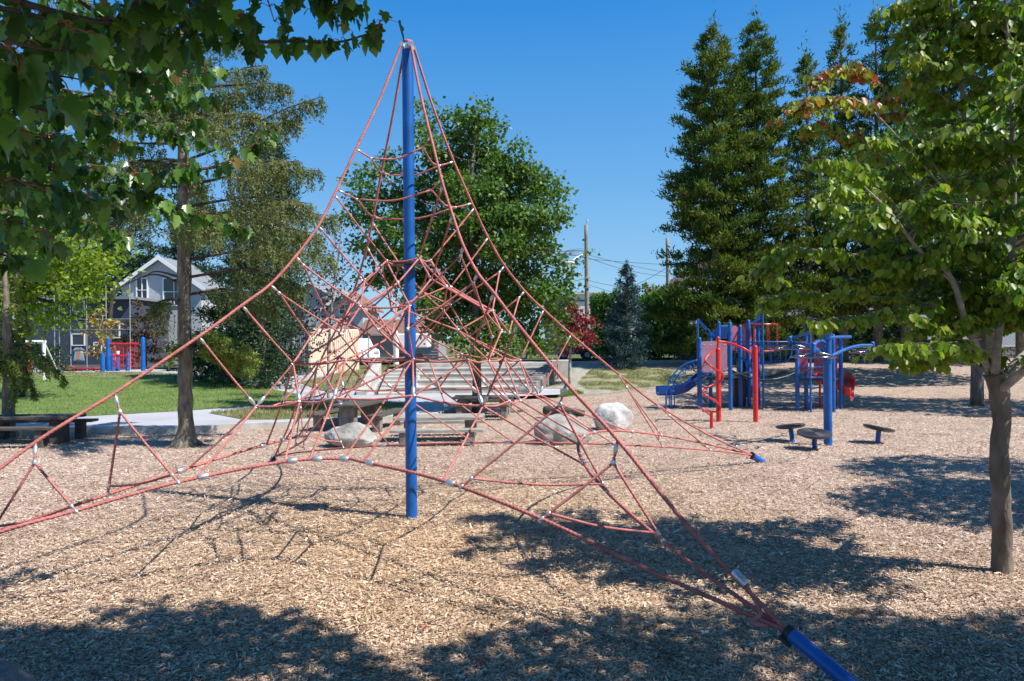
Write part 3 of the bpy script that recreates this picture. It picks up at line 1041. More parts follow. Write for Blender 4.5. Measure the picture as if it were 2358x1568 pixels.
# panels
def panel(x0, y0, x1, y1, d, m, arch=False, th=.03, bolts=True, name='panel'):
    A = V(*Z5(x0, y1), d); B = V(*Z5(x1, y1), d)
    z0 = A.z; z1 = V(*Z5(x0, y0), d).z
    poly = [Vector((A.x, d, z0)), Vector((B.x, d, z0))]
    if arch:
        r = (B.x - A.x) / 2; cx = (A.x + B.x) / 2
        poly += [Vector((cx + r * math.cos(a), d, z1 - r * .8 + r * .8 * math.sin(a))) for a in np.linspace(0, math.pi, 9)]
    else:
        c = .05
        poly = [Vector((A.x + c, d, z0)), Vector((B.x - c, d, z0)), Vector((B.x, d, z0 + c)), Vector((B.x, d, z1 - c)), Vector((B.x - c, d, z1)), Vector((A.x + c, d, z1)), Vector((A.x, d, z1 - c)), Vector((A.x, d, z0 + c))]
    o = MB().prism(poly, (0, th, 0)).build(name, M[m], play, bevel=.006)
    if bolts:
        mb = MB()
        for fx in (.1, .37, .63, .9):
            for z in (z0 + .07, z1 - .1):
                mb.ell((A.x + (B.x - A.x) * fx, d - .004, z), (0, 1, 0), .012, .016, 8, 4)
        mb.build('bolts', M['alu'], o, smooth=True)
    return o
panel(602, 367, 832, 640, P['a'][0].y - .02, 'pink')
panel(870, 230, 925, 450, P['f'][0].y + .4, 'pinkbar', arch=True, bolts=False)
panel(1458, 365, 1545, 640, P['h'][0].y + .45, 'magenta')
panel(1600, 370, 1690, 640, P['i'][0].y + .25, 'magenta', bolts=False)
# dark blue roof wedge + window panel behind
def tri(pts5, d, m, th=.04, name='panel'):
    MB().prism([V(*Z5(x, y), d) for x, y in pts5], (0, th, 0)).build(name, M[m], play, bevel=.006)
tri([(690, 285), (760, 240), (765, 330), (700, 345)], P['c'][0].y + .2, 'bluedk', name='roof_panel')
tri([(775, 240), (830, 240), (830, 345), (775, 345)], P['c'][0].y + .3, 'bluedk', name='window_panel')
tri([(1055, 195), (1140, 98), (1140, 150), (1070, 215)], tp['m'][0].y, 'bluedk', name='roof_panel')
def bars(name, poly5, d, r, m, parent=None, n=8, cm=0):
    pts = [V(*Z5(x, y), dd) for (x, y), dd in zip(poly5, d if isinstance(d, (list, tuple)) else [d] * len(poly5))]
    if cm: pts = catmull(pts, cm)
    return MB().tube(pts, r, n).build(name, M[m], parent or play, smooth='auto')
ya = P['a'][0].y
bars('flag_rail', [(575, 170), (650, 250), (735, 335)], [ya, ya + .4, ya + .7], .018, 'blue')
bars('flag_rail', [(575, 190), (640, 265), (665, 330)], [ya, ya + .4, ya + .7], .018, 'blue')
bars('top_rail', [(775, 232), (840, 232)], P['c'][0].y, .03, 'blue')
# red barred cage
cage = MB()
yc = P['g'][0].y
for i in range(9):
    a = math.pi * 2 * i / 9
    cxp = V(*Z5(1120, 330), yc)
    z1 = V(*Z5(1120, 215), yc).z; z0 = V(*Z5(1120, 450), yc).z
    R_ = .62
    cage.tube([(cxp.x + R_ * math.cos(a), yc + .1 + R_ * math.sin(a) * .8, z0), (cxp.x + R_ * math.cos(a), yc + .1 + R_ * math.sin(a) * .8, z1)], .02, 6)
for z in (z0, z1):
    cage.tube([(cxp.x + R_ * math.cos(a), yc + .1 + R_ * .8 * math.sin(a), z) for a in np.linspace(0, 2 * math.pi, 19)], .022, 6, caps=False)
cage.build('barred_cage', M['red'], play, smooth='auto')
for x in (985, 1030, 1070):
    bars('pink_bar', [(x, 255), (x + 3, 520)], P['e'][0].y + .3, .045, 'pinkbar')
# suspension bridge: rubber deck, chains of bolts, rails and balusters
yb0, yb1 = P['e'][0].y - .25, P['h'][0].y + .15
def bridge(t, off=0.0, lift=0.0):
    x = 880 + (1430 - 880) * t
    y = 622 + 20 * t + 78 * 4 * t * (1 - t) * .92
    d = yb0 + (yb1 - yb0) * t
    p = V(*Z5(x, y), d)
    return Vector((p.x, d + off, p.z + lift))
mb = MB()
ts = np.linspace(0, 1, 23)
for i in range(22):
    a, b = bridge(ts[i]), bridge(ts[i + 1] - .006)
    c = (a + b) / 2; dv = b - a
    rot = Matrix.Rotation(-math.atan2(dv.z, dv.x), 3, 'Y')
    mb.box(c + Vector((0, .45, 0)), (dv.length * .97, .9, .045), rot=rot)
br = mb.build('bridge_deck', M['black'], play, bevel=.006)
mb = MB()
for off in (-.03, .93):
    for i in range(44):
        t = (i + .5) / 44
        mb.ell(bridge(t, off, .01), (1, 0, .2), .022, .012, 6, 4)
mb.build('bridge_links', M['galv'], br, smooth=True)
for off in (0, .9):
    for dy5, rr in ((370, .022), (402, .026)):
        A = V(*Z5(915, dy5), yb0); B = V(*Z5(1410, dy5), yb1)
        MB().tube([A + Vector((0, off, 0)), B + Vector((0, off, 0))], rr, 8).build('bridge_rail', M['blue'], play, smooth=True)
    low = catmull([V(*Z5(x, y), yb0 + (yb1 - yb0) * (x - 915) / 495) + Vector((0, off, 0)) for x, y in ((918, 402), (945, 500), (1010, 548), (1160, 562), (1330, 552), (1390, 500), (1405, 402))], 5)
    MB().tube(low, .022, 8).build('bridge_rail', M['blue'], play, smooth=True)
    for x, yl in ((985, 540), (1060, 556), (1140, 562), (1218, 560), (1300, 555), (1350, 535)):
        d = yb0 + (yb1 - yb0) * (x - 915) / 495
        MB().tube([V(*Z5(x, 402), d) + Vector((0, off, 0)), V(*Z5(x, yl), d) + Vector((0, off, 0))], .014, 6).build('baluster', M['blue'], play, smooth=True)
# blue slide to the left
sp = catmull([V(*Z5(x, y), d) for x, y, d in ((640, 655, ya + .75), (590, 690, ya + .7), (520, 750, ya + .62), (440, 800, ya + .55), (360, 812, ya + .5), (280, 815, ya + .45), (212, 818, ya + .42))], 4)
wd = .42
vs, fs = [], []
prof = [(-wd / 2, .20), (-wd / 2, .0), (-wd * .3, -.05), (wd * .3, -.05), (wd / 2, 0), (wd / 2, .20), (wd / 2 + .04, .20), (wd / 2 + .04, -.03), (wd * .3, -.09), (-wd * .3, -.09), (-wd / 2 - .04, -.03), (-wd / 2 - .04, .20)]
for p in sp:
    for (o, h) in prof: vs.append((p.x, p.y + o, p.z + h))
n_ = len(prof)
for i in range(len(sp) - 1):
    for k in range(n_):
        fs.append((i * n_ + k, i * n_ + (k + 1) % n_, (i + 1) * n_ + (k + 1) % n_, (i + 1) * n_ + k))
fs += [tuple(range(n_)), tuple((len(sp) - 1) * n_ + k for k in range(n_))]
slide = MB().add(vs, fs).build('slide', M['bluedk'], play, smooth='auto')
for x5 in (305, 350):
    b = V(*Z5(x5, 830), ya + .5)
    for off in (-.2, .2):
        MB().tube([(b.x, b.y + off, 0), (b.x, b.y + off, b.z)], .02, 8).build('slide_leg', M['blue'], slide, smooth=True)
# arched loop ladder beside the slide
arcs = []
for off, xo in ((-.35, 0), (.12, 45)):
    a5 = [(565 + xo * .2, 530), (500 + xo * .6, 548), (420 + xo, 590), (350 + xo, 665), (308 + xo, 750), (290 + xo, 840), (288 + xo, 945 + xo * .4)]
    pts = [V(*Z5(x, y), ya + off) for x, y in a5]
    pts[-1].z = 0
    c = catmull(pts, 6); arcs.append(c)
    MB().tube(c, .022, 8).build('arch_rail', M['blue'], play, smooth=True)
for i in (5, 9, 13, 17, 21, 25):
    a, b = arcs[0][i], arcs[1][i]
    m_ = (a + b) / 2 - Vector((0, 0, .17)) + Vector((.1, 0, 0))
    MB().tube(catmull([a, m_, b], 5), .015, 6).build('loop_rung', M['blue'], play, smooth=True)
bars('arch_foot', [(285, 845), (340, 852), (398, 845)], [ya, ya - .3, ya], .018, 'blue', cm=4)
# black coil climber
pts = []
c0 = V(*Z5(592, 830), ya - .12)
for k in range(90):
    a = k / 90 * 2 * math.pi * 3.2
    pts.append((c0.x + .20 * math.cos(a), c0.y + .20 * math.sin(a), .25 + 1.3 * k / 90))
MB().tube(pts, .018, 7).build('coil_climber', M['black'], play, smooth=True)
# blue drum under the tower and dark step
b = G(*Z5(1000, 925))
MB().lathe((b.x, b.y, 0), [(.25, .27), (.30, .30), (.95, .30), (1.0, .26), (1.35, .2), (1.5, .05)], 20).build('drum', M['bluefade'], play, smooth='auto')
b = G(*Z5(925, 935)); MB().box((b.x, b.y, .45), (.4, .5, .9)).box((b.x + .15, b.y + .1, 1.2), (.2, .4, .7)).build('plastic_step', M['black'], play, bevel=.03)
# ladder of thin rails on the right tower
ph, pn, pj = P['h'][0], tp['n'][0], P['j'][0]
for y5 in (590, 680, 768, 855):
    p0 = V(*Z5(1465, y5), ph.y); p1_ = V(*Z5(1580, y5 + 4), pn.y - .1); p2 = V(*Z5(1668, y5 + 2), ph.y + .3)
    MB().tube(catmull([p0, p1_, p2], 4), .018, 6).build('ladder_rung', M['blue'], play, smooth=True)
bars('arched_handrail', [(1512, 330), (1515, 215), (1535, 170), (1560, 158), (1590, 170), (1625, 235), (1650, 300)], P['i'][0].y, .02, 'blue', cm=5)
# red spiral slide behind the right tower
pts = catmull([V(*Z5(x, y), d) for x, y, d in ((1610, 650, 21.9), (1640, 700, 22.6), (1720, 720, 23.0), (1800, 700, 22.6), (1850, 740, 21.9), (1890, 800, 21.6), (1935, 868, 21.5))], 6)
vs, fs = [], []
for i, p in enumerate(pts):
    t = (pts[min(i + 1, len(pts) - 1)] - pts[max(i - 1, 0)]).normalized(); s_ = t.cross(Vector((0, 0, 1))).normalized()
    for o, h in ((-.30, .26), (-.24, .0), (0, -.06), (.24, .0), (.30, .26), (.33, .24), (.27, -.05), (0, -.12), (-.27, -.05), (-.33, .24)):
        vs.append(p + s_ * o + Vector((0, 0, h)))
for i in range(len(pts) - 1):
    for k in range(10):
        fs.append((i * 10 + k, i * 10 + (k + 1) % 10, (i + 1) * 10 + (k + 1) % 10, (i + 1) * 10 + k))
fs += [tuple(range(10)), tuple((len(pts) - 1) * 10 + k for k in range(10))]
MB().add(vs, fs).build('spiral_slide', M['red'], play, smooth='auto')
for x, a, b_, m in ((1795, 345, 960, 'magenta'), (1830, 350, 640, 'red'), (1650, 700, 950, 'red')):
    bars('red_post', [(x, a), (x, b_)], 21.9, .035, m)
tri([(1590, 352), (1690, 352), (1690, 372), (1590, 372)], 22.2, 'red', name='top_panel')

# ------------------------------------------------------------ red spiral climber
rb = G(*Z5(755, 1075)); rb2 = G(*Z5(1082, 1080))
rc = thing('spiral_climber', 'red two post arch climber with a corkscrew pole in front of the blue tower', 'climbing frame', (rb.x, rb.y, 0))
zt = z_at(*Z5(740, 420), rb.y); zt2 = z_at(*Z5(1065, 398), rb2.y); z3 = z_at(*Z5(730, 340), rb.y)
def cappost(p, z, r):
    return MB().tube([(p.x, p.y, -.1), (p.x, p.y, z - r), (p.x, p.y, z - r * .45), (p.x, p.y, z - r * .1), (p.x, p.y, z)], [r, r, r * .88, r * .5, r * .1], 20)
cappost(rb, zt, .066).build('post', M['red'], rc, smooth='auto')
cappost(rb2, zt2, .066).build('post', M['red'], rc, smooth='auto')
MB().tube([(rb.x, rb.y, zt - .1), (rb.x, rb.y, z3)], .034, 12).ell((rb.x, rb.y, z3), (0, 0, 1), .06, .045, 10, 5).build('upper_post', M['red'], rc, smooth='auto')
A = V(*Z5(745, 365), rb.y); B = V(*Z5(1062, 482), rb2.y); m1 = V(*Z5(840, 378), rb.y); m2 = V(*Z5(970, 425), rb2.y)
MB().tube(catmull([A, m1, m2, B], 7), .032, 12).build('arch', M['red'], rc, smooth='auto')
c_ = V(*Z5(712, 700), rb.y - .25)
sp5 = [(722, 440, 0), (670, 480, -.25), (638, 535, -.4), (700, 595, -.55), (775, 640, -.3), (795, 685, -.1), (750, 730, -.05), (660, 770, -.15), (614, 805, -.35), (650, 850, -.5), (730, 895, -.35), (768, 945, -.1), (745, 985, -.05), (680, 985, -.2), (622, 975, -.4)]
sp = catmull([V(*Z5(x, y), rb.y + o) for x, y, o in sp5], 6)
MB().tube(sp, .026, 10).ell(sp[-1], (1, 0, 0), .05, .05, 10, 6).build('corkscrew_pole', M['red'], rc, smooth='auto')
fb = G(*Z5(692, 1138)); zf = z_at(*Z5(690, 990), fb.y)
MB().tube([(fb.x, fb.y, -.05), (fb.x, fb.y, zf)], .042, 14).tube([(fb.x, fb.y, zf - .1), (fb.x, rb.y - .2, zf + .02)], .02, 8).build('foot_post', M['red'], rc, smooth='auto')

# ------------------------------------------------------------ overhead spinner
sb = G(*Z5(1722, 1283))
spn = thing('overhead_spinner', 'tall blue post with curved arms and hanging steel hand wheels', 'playground equipment', (sb.x, sb.y, 0))
zt = z_at(*Z5(1705, 208), sb.y)
MB().tube([(sb.x, sb.y, -.1), (sb.x, sb.y, zt)], .085, 24).tube([(sb.x - .07, sb.y - .02, zt - .5), (sb.x - .07, sb.y - .02, zt + .03)], .05, 16).build('post', M['blue'], spn, smooth='auto')
for y5 in (300, 340, 480, 520, 545):
    mb = MB()
    z = z_at(*Z5(1705, y5), sb.y)
    mb.tube([(sb.x, sb.y, z - .02), (sb.x, sb.y, z + .02)], .095, 20)
    for k in range(8):
        a = k * math.pi / 4 + .3
        mb.ell((sb.x + .1 * math.cos(a), sb.y + .1 * math.sin(a), z), (math.cos(a), math.sin(a), 0), .014, .012, 6, 4)
    mb.build('bolted_collar', M['blue'], spn, smooth='auto')
def arm(pts, name='arm'):
    q = [V(*Z5(x, y), sb.y + o) for x, y, o in pts]
    MB().tube(catmull(q, 6), .034, 12).build(name, M['blue'], spn, smooth='auto')
    return q
arm([(1700, 320, 0), (1620, 290, .2), (1520, 298, .6), (1420, 335, .9)])
arm([(1700, 480, 0), (1640, 440, .2), (1540, 395, .55), (1420, 378, .9)])
arm([(1705, 385, 0), (1660, 360, -.2), (1615, 375, -.45), (1592, 420, -.6)])
arm([(1705, 520, 0), (1670, 480, -.2), (1620, 440, -.45), (1592, 430, -.6)])
arm([(1720, 335, 0), (1800, 328, .15), (1920, 326, .4)])
arm([(1720, 510, 0), (1800, 470, .2), (1885, 432, .45), (1990, 405, .7), (2120, 400, .9)])
def wheel(x5, y5, o, R_, zh5):
    c = V(*Z5(x5, y5), sb.y + o)
    top = z_at(*Z5(x5, zh5), sb.y + o)
    h = MB().tube([(c.x, c.y, c.z), (c.x, c.y, top)], .045, 14).ell((c.x, c.y, top), (0, 0, 1), .05, .05, 10, 5)
    hub = h.build('hub', M['blue'], spn, smooth='auto')
    mb = MB()
    mb.tube([(c.x + R_ * math.cos(a), c.y + R_ * math.sin(a), c.z + .0) for a in np.linspace(0, 2 * math.pi, 25)], .018, 8, caps=False)
    for k in range(5):
        a = k * 2 * math.pi / 5
        mb.tube(catmull([(c.x, c.y, c.z + .07), (c.x + .5 * R_ * math.cos(a), c.y + .5 * R_ * math.sin(a), c.z + .07), (c.x + R_ * math.cos(a), c.y + R_ * math.sin(a), c.z)], 3), .014, 6)
    mb.build('hand_wheel', M['chrome'], spn, smooth=True)
wheel(1590, 502, -.6, .42, 395)
wheel(1385, 430, .9, .40, 335)
wheel(2115, 462, .9, .42, 385)

# ------------------------------------------------------------ stepping discs
def stool(x5, y5, bx5, by5, tilt, label, R_=.31):
    b = G(*Z5(bx5, by5))
    t = V(*Z5(x5, y5), b.y + tilt[1])
    o = thing('stepping_disc', label, 'playground stool', (b.x, b.y, 0), 'round dark stepping discs under the spinner')
    ax = Vector((tilt[0], tilt[1] * 1.0, 1)).normalized()
    MB().tube([(b.x, b.y, -.05), (t.x, t.y, t.z)], .05, 14).build('stem', M['blue'], o, smooth='auto')
    prof = [(-.065, R_ * .35), (-.05, R_ * .8), (-.02, R_ * .98), (0, R_), (.018, R_ * .985), (.026, R_ * .9)]
    mb = MB(); mb.lathe(t, prof, 32, ax)
    seat = mb.build('seat', M['stool'], o, smooth='auto')
    u = ax.orthogonal().normalized(); v = ax.cross(u)
    mb = MB()
    for k in range(1, 8):
        r = R_ * .88 * k / 8
        mb.tube([t + ax * .027 + (u * math.cos(a) + v * math.sin(a)) * r for a in np.linspace(0, 2 * math.pi, 25)], .006, 4, caps=False)
    mb.build('tread_rings', M['stool'], seat, smooth=True)
stool(1600, 1178, 1605, 1310, (-.02, -.16), 'dark round stepping disc nearest the camera, right in front of the blue post', .33)
stool(1388, 1112, 1412, 1256, (-.10, .10), 'dark round stepping disc left of the blue post, seen edge on')
stool(2172, 1130, 2158, 1266, (.20, .02), 'dark round stepping disc right of the blue post, sloping down to the right')
# ============================================================ TREES
def trunk_obj(parent, pts, rs, m, name='trunk', n=14, rough=.06):
    P = catmull(pts, 6)
    k = len(P)
    R_ = list(np.interp(np.linspace(0, 1, k), np.linspace(0, 1, len(rs)), rs))
    mb = MB(); mb.tube(P, R_, n)
    out = []
    for i, v in enumerate(mb.v):
        c = P[i // n]
        d_ = Vector(v) - c
        f = 1 + rough * mnoise.noise(Vector(v) * 4.5) * 2 + rough * mnoise.noise(Vector(v) * 13)
        out.append(tuple(c + d_ * f))
    mb.v = out
    return mb.build(name, m, parent, smooth=True)

def blob_leaves(blobs, per_vol, size, up=0.4, hollow=.45, sj=.3, clump=.28, nrm=None):
    """blobs (centre, radius(xyz)) -> C, D, N, size, rnd ; leaves gather in small clumps"""
    C, D, N, SZ, RN = [], [], [], [], []
    for c, r in blobs:
        r = np.array(r if isinstance(r, (tuple, list, Vector)) else (r, r, r), float)
        n = max(8, int(per_vol * r[0] * r[1] * r[2] * 4.19))
        d = rdir(n); rad = rng.uniform(hollow, 1, n) ** .8
        p = np.array(c)[None, :] + d * rad[:, None] * r[None, :]
        # clumping: pull leaves to random clump centres
        k = max(3, n // 22)
        cd_ = rdir(k) * (rng.uniform(hollow, 1, k) ** .7)[:, None] * r[None, :] + np.array(c)[None, :]
        idx = rng.integers(0, k, n)
        cr = rng.normal(size=(n, 3)) * clump * np.array([1, 1, .55])[None, :]
        p = .12 * p + .88 * (cd_[idx]) + cr
        C.append(p)
        D.append(rng.normal(size=(n, 3)) + (p - np.array(c)[None, :]) / r.max() * .8 + np.array([0, 0, -.35]))
        N.append(rng.normal(size=(n, 3)) * .8 + np.array([0, 0, up * 2]))
        SZ.append(size * rng.uniform(1 - sj, 1 + sj, n))
        base = rng.uniform(0, 1, k)[idx]
        RN.append(.35 * base + .65 * rng.uniform(0, 1, n))
    return [np.concatenate(a) for a in (C, D, N)] + [np.concatenate(SZ), np.concatenate(RN)]

def tree(name, label, base, trunk_pts, trunk_r, blobs, dens, size, sh, leaf, bark, cat='tree', group=None, limbs=True, clump=.28, limb_r=.05, up=.4, hollow=.45):
    o = thing(name, label, cat, base, group)
    tr = trunk_obj(o, trunk_pts, trunk_r, bark)
    if limbs:
        mb = MB()
        top = Vector(trunk_pts[-1]); mid = Vector(trunk_pts[len(trunk_pts) // 2])
        for c, r in blobs:
            c = Vector(c)
            t = random.uniform(.15, .9)
            a = mid.lerp(top, t)
            if a.z > c.z: a = mid.lerp(top, min(t, .25))
            m_ = a.lerp(c, .5) + Vector((random.uniform(-.2, .2), random.uniform(-.2, .2), -.15 * (c - a).length * .5))
            P = catmull([a, m_, c], 4)
            mb.tube(P, list(np.linspace(limb_r, limb_r * .25, len(P))), 6)
            for q in range(3):
                e = c + Vector(rdir(1)[0]) * (r if isinstance(r, float) else r[0]) * .8
                mb.tube([P[-3], (P[-3] + e) / 2 + Vector((0, 0, .05)), e], [limb_r * .3, limb_r * .2, limb_r * .08], 4)
        mb.build('limbs', bark, o, smooth=True)
    C, D, N, SZ, RN = blob_leaves(blobs, dens, size, up, hollow, clump=clump)
    leafmesh('crown', C, D, N, SZ, RN, sh, leaf, o)
    return o

def conifer(name, label, base, Hh, R, nb, leaf, size, bark, group=None, z0=.08, tr=.22, clump_r=.42, per=34, droop=-.1, powr=.75, cat='conifer', seed=1, trunk2=False, lean=0.0, upt=.5):
    g = np.random.default_rng(seed)
    o = thing(name, label, cat, base, group)
    b = Vector(base)
    tp_ = [b - Vector((0, 0, .2)), b + Vector((lean * .4, 0, Hh * .5)), b + Vector((lean, 0, Hh * .985))]
    trunk_obj(o, tp_, [tr, tr * .55, .03], bark, n=10)
    C, D, N, SZ, RN = [], [], [], [], []
    mb = MB()
    for i in range(nb):
        t = z0 + (1 - z0) * ((i + g.uniform(0, 1)) / nb)
        az = g.uniform(0, 2 * math.pi)
        L = R * (1 - t) ** powr * g.uniform(.55, 1.12) + .18 * R * (1 - t ** 4) * .6
        h = Hh * t
        out = np.array([math.cos(az), math.sin(az), 0])
        st = np.array([b.x + lean * t, b.y, b.z + h])
        slope = droop + g.uniform(-.12, .12) + .55 * t
        en = st + out * L + np.array([0, 0, slope * L])
        mb.tube([tuple(st), tuple((st + en) / 2 - np.array([0, 0, .05 * L])), tuple(en)], [.035 * (1 - t) + .012, .02, .008], 4, caps=False)
        nc = max(1, int(L / (clump_r * .8)))
        tone = g.uniform(0, 1)
        for k in range(nc):
            f = 1 - k * (clump_r * .8) / L * g.uniform(.8, 1.1)
            if f < .15: continue
            cr = clump_r * (.55 + .45 * (1 - t) ** .3) * g.uniform(.7, 1.25)
            side = np.array([-out[1], out[0], 0]) * g.normal() * .32 * L * (1.15 - f)
            cc = st + (en - st) * f + side + np.array([0, 0, g.uniform(-.05, .22) * cr])
            n = int(per * g.uniform(.7, 1.3))
            p = cc[None, :] + g.normal(size=(n, 3)) * cr * np.array([.5, .5, .30])[None, :]
            C.append(p)
            D.append(g.normal(size=(n, 3)) * .7 + out[None, :] * .7 + np.array([0, 0, upt])[None, :])
            N.append(g.normal(size=(n, 3)))
            SZ.append(size * g.uniform(.6, 1.3, n))
            RN.append(np.clip(.45 * tone + .55 * g.uniform(0, 1, n), 0, 1))
    # leader tip
    n = per * 2
    p = np.array([b.x + lean, b.y, b.z + Hh])[None, :] + g.normal(size=(n, 3)) * np.array([.12, .12, .5]) * (Hh / 15)
    C.append(p); D.append(g.normal(size=(n, 3)) * .5 + np.array([0, 0, 1])); N.append(g.normal(size=(n, 3))); SZ.append(size * g.uniform(.6, 1.1, n)); RN.append(g.uniform(0, 1, n))
    mb.build('branches', bark, o)
    leafmesh('crown', np.concatenate(C), np.concatenate(D), np.concatenate(N), np.concatenate(SZ), np.concatenate(RN), 'needle', leaf, o)
    return o

def drooping(root, branches, leaf, bark, dens=13, slen=(.18, .6), size=.055, spread=.35, bare=.28, per=20, crown='crown', r0=.035, fan=0.0):
    """branches: list of polylines; hanging strands of small leaves along their outer part"""
    C, D, N, SZ, RN = [], [], [], [], []
    mb = MB()
    for br in branches:
        P = catmull(br, 7)
        L = sum((P[i + 1] - P[i]).length for i in range(len(P) - 1))
        mb.tube(P, list(np.linspace(r0, r0 * .2, len(P))), 5)
        n = max(6, int(L * dens))
        tone = random.random()
        for k in range(n):
            f = bare + (1 - bare) * (k + random.random()) / n
            q = P[min(len(P) - 1, int(f * (len(P) - 1)))].lerp(P[min(len(P) - 1, int(f * (len(P) - 1)) + 1)], random.random())
            t = (P[-1] - P[0]).normalized(); sd_ = t.cross(Vector((0, 0, 1))).normalized()
            w_ = spread * L * .3 * (1.25 - f)
            lat = random.gauss(0, .6) * w_
            s0 = q + sd_ * lat + Vector((0, 0, -.04 * abs(lat)))
            if abs(lat) > .15 and random.random() < .5:
                mb.tube([q, s0], [.007, .003], 3, caps=False)
            ll = random.uniform(*slen) * (1.1 - .5 * f)
            m_ = per
            tt = rng.uniform(0, 1, m_)
            dr = np.array(t) * random.uniform(.05, .35) + np.array([0, 0, -1.0 + fan])
            p = np.array(s0)[None, :] + tt[:, None] * ll * dr[None, :] + rng.normal(size=(m_, 3)) * .028
            C.append(p)
            D.append(rng.normal(size=(m_, 3)) * .8 + dr[None, :] * .8)
            N.append(rng.normal(size=(m_, 3)))
            SZ.append(size * rng.uniform(.6, 1.4, m_))
            RN.append(.4 * tone + .6 * rng.uniform(0, 1, m_))
    mb.build('branches', bark, root, smooth=True)
    leafmesh(crown, np.concatenate(C), np.concatenate(D), np.concatenate(N), np.concatenate(SZ), np.concatenate(RN), 'needle', leaf, root)

# ---------------------------------------------------- big drooping conifer, left
tb = G(427, 1028)
T2 = thing('drooping_conifer', 'tall drooping conifer with furrowed straight trunk in front of the lawn', 'conifer', tb)
d0 = tb.y
def TP(px, py, dd=0.0): return V(px, py, d0 + dd)
tr = trunk_obj(T2, [tb - Vector((0, 0, .15)), tb + Vector((0, 0, .12)), tb + Vector((.02, 0, .45)), TP(426, 840), TP(424, 600), TP(422, 350), TP(420, 150), TP(418, -60), TP(417, -260)], [.36, .24, .155, .145, .135, .11, .085, .06, .02], M['bark'], rough=.09, n=22)
mb = MB()
for k in range(7):
    a = k * .9 + .3
    o_ = Vector((math.cos(a), math.sin(a), 0))
    mb.tube(catmull([tb + o_ * .12 + Vector((0, 0, .22)), tb + o_ * .27 + Vector((0, 0, .06)), tb + o_ * .5 + Vector((0, 0, -.04))], 3), [.07, .06, .05, .045, .035, .03, .02], 8)
mb.build('root_flare', M['bark'], T2, smooth=True)
BR = []
for (sy, mx, my, ex, ey, dd) in [
    (175, 520, 170, 612, 150, .5), (205, 545, 195, 662, 196, -.6), (250, 500, 225, 560, 215, .9), (300, 510, 270, 600, 262, -.9), (328, 580, 285, 742, 222, .3), (372, 560, 320, 690, 270, 1.2),
    (395, 540, 380, 690, 372, -1.3), (430, 560, 400, 738, 392, .8), (478, 560, 455, 720, 470, -.8), (505, 590, 480, 775, 500, .9), (560, 600, 520, 735, 540, -1.2), (600, 600, 570, 772, 590, .6),
    (640, 560, 620, 700, 660, -.9), (680, 520, 665, 640, 705, 1.1), (150, 380, 150, 320, 190, .6), (190, 330, 190, 250, 215, -.5), (230, 340, 230, 260, 250, 1.0), (270, 330, 260, 215, 280, -.8),
    (330, 330, 330, 180, 330, .5), (380, 330, 370, 200, 400, -1.1), (430, 320, 430, 170, 450, .9), (480, 320, 480, 200, 500, -.6),
    (690, 390, 690, 350, 705, -.8), (110, 470, 100, 560, 85, .4), (120, 370, 100, 300, 110, -.4), (60, 470, 50, 540, 40, -.5), (80, 370, 60, 300, 60, .5), (10, 460, 0, 520, -10, .5)]:
    s = TP(420 + (sy - 100) * .008, sy)
    BR.append([s, TP(mx, my, dd * .5) , TP((mx + ex) / 2, (my + ey) / 2 - 4, dd * .8), TP(ex, ey, dd)])
for (sy, mx, my, ex, ey) in ((655, 350, 632, 265, 668), (640, 360, 625, 330, 640)):    # nearly bare low limbs
    BR0 = [TP(422, sy), TP(mx, my, .1), TP(ex, ey, .2)]
    T2.get('label') and MB().tube(catmull(BR0, 5), [.035, .03, .026, .024, .02, .018, .015, .012, .01, .008, .006], 6).build('bare_branch', M['barkdk'], T2, smooth=True)
for k in range(16):    # branches towards and away from the camera
    sy = random.uniform(140, 680); dd = random.choice((-1, 1)) * random.uniform(1.2, 2.6); sy = min(sy, 500)
    ex = 424 + random.uniform(-110, 110)
    BR.append([TP(422, sy), TP((422 + ex) / 2, sy - 8, dd * .5), TP(ex, sy + random.uniform(-20, 45), dd)])
drooping(T2, BR, M['ndldroop'], M['barkdk'], dens=27, per=32, size=.064, bare=.18, slen=(.2, .85), spread=.55)
FB = []
for k in range(26):
    a = random.uniform(-.9, 1.25)
    FB.append([TP(428, 800 + random.uniform(-15, 10)), TP(428 + 75 * math.cos(a * .7), 795 - 32 * math.sin(a), random.uniform(-.5, .2)), TP(430 + random.uniform(110, 168) * math.cos(a * .5), 815 - 40 * math.sin(a) + random.uniform(-5, 22), random.uniform(-.9, .5))])
for k in range(6):
    FB.append([TP(425, 800), TP(405, 800, -.2), TP(392 + random.uniform(-8, 8), 825 + random.uniform(-12, 12), -.3)])
drooping(T2, FB, M['ndlfresh'], M['barkdk'], dens=30, per=16, size=.05, spread=.3, bare=.3, slen=(.05, .18), crown='low_sprig', r0=.012)

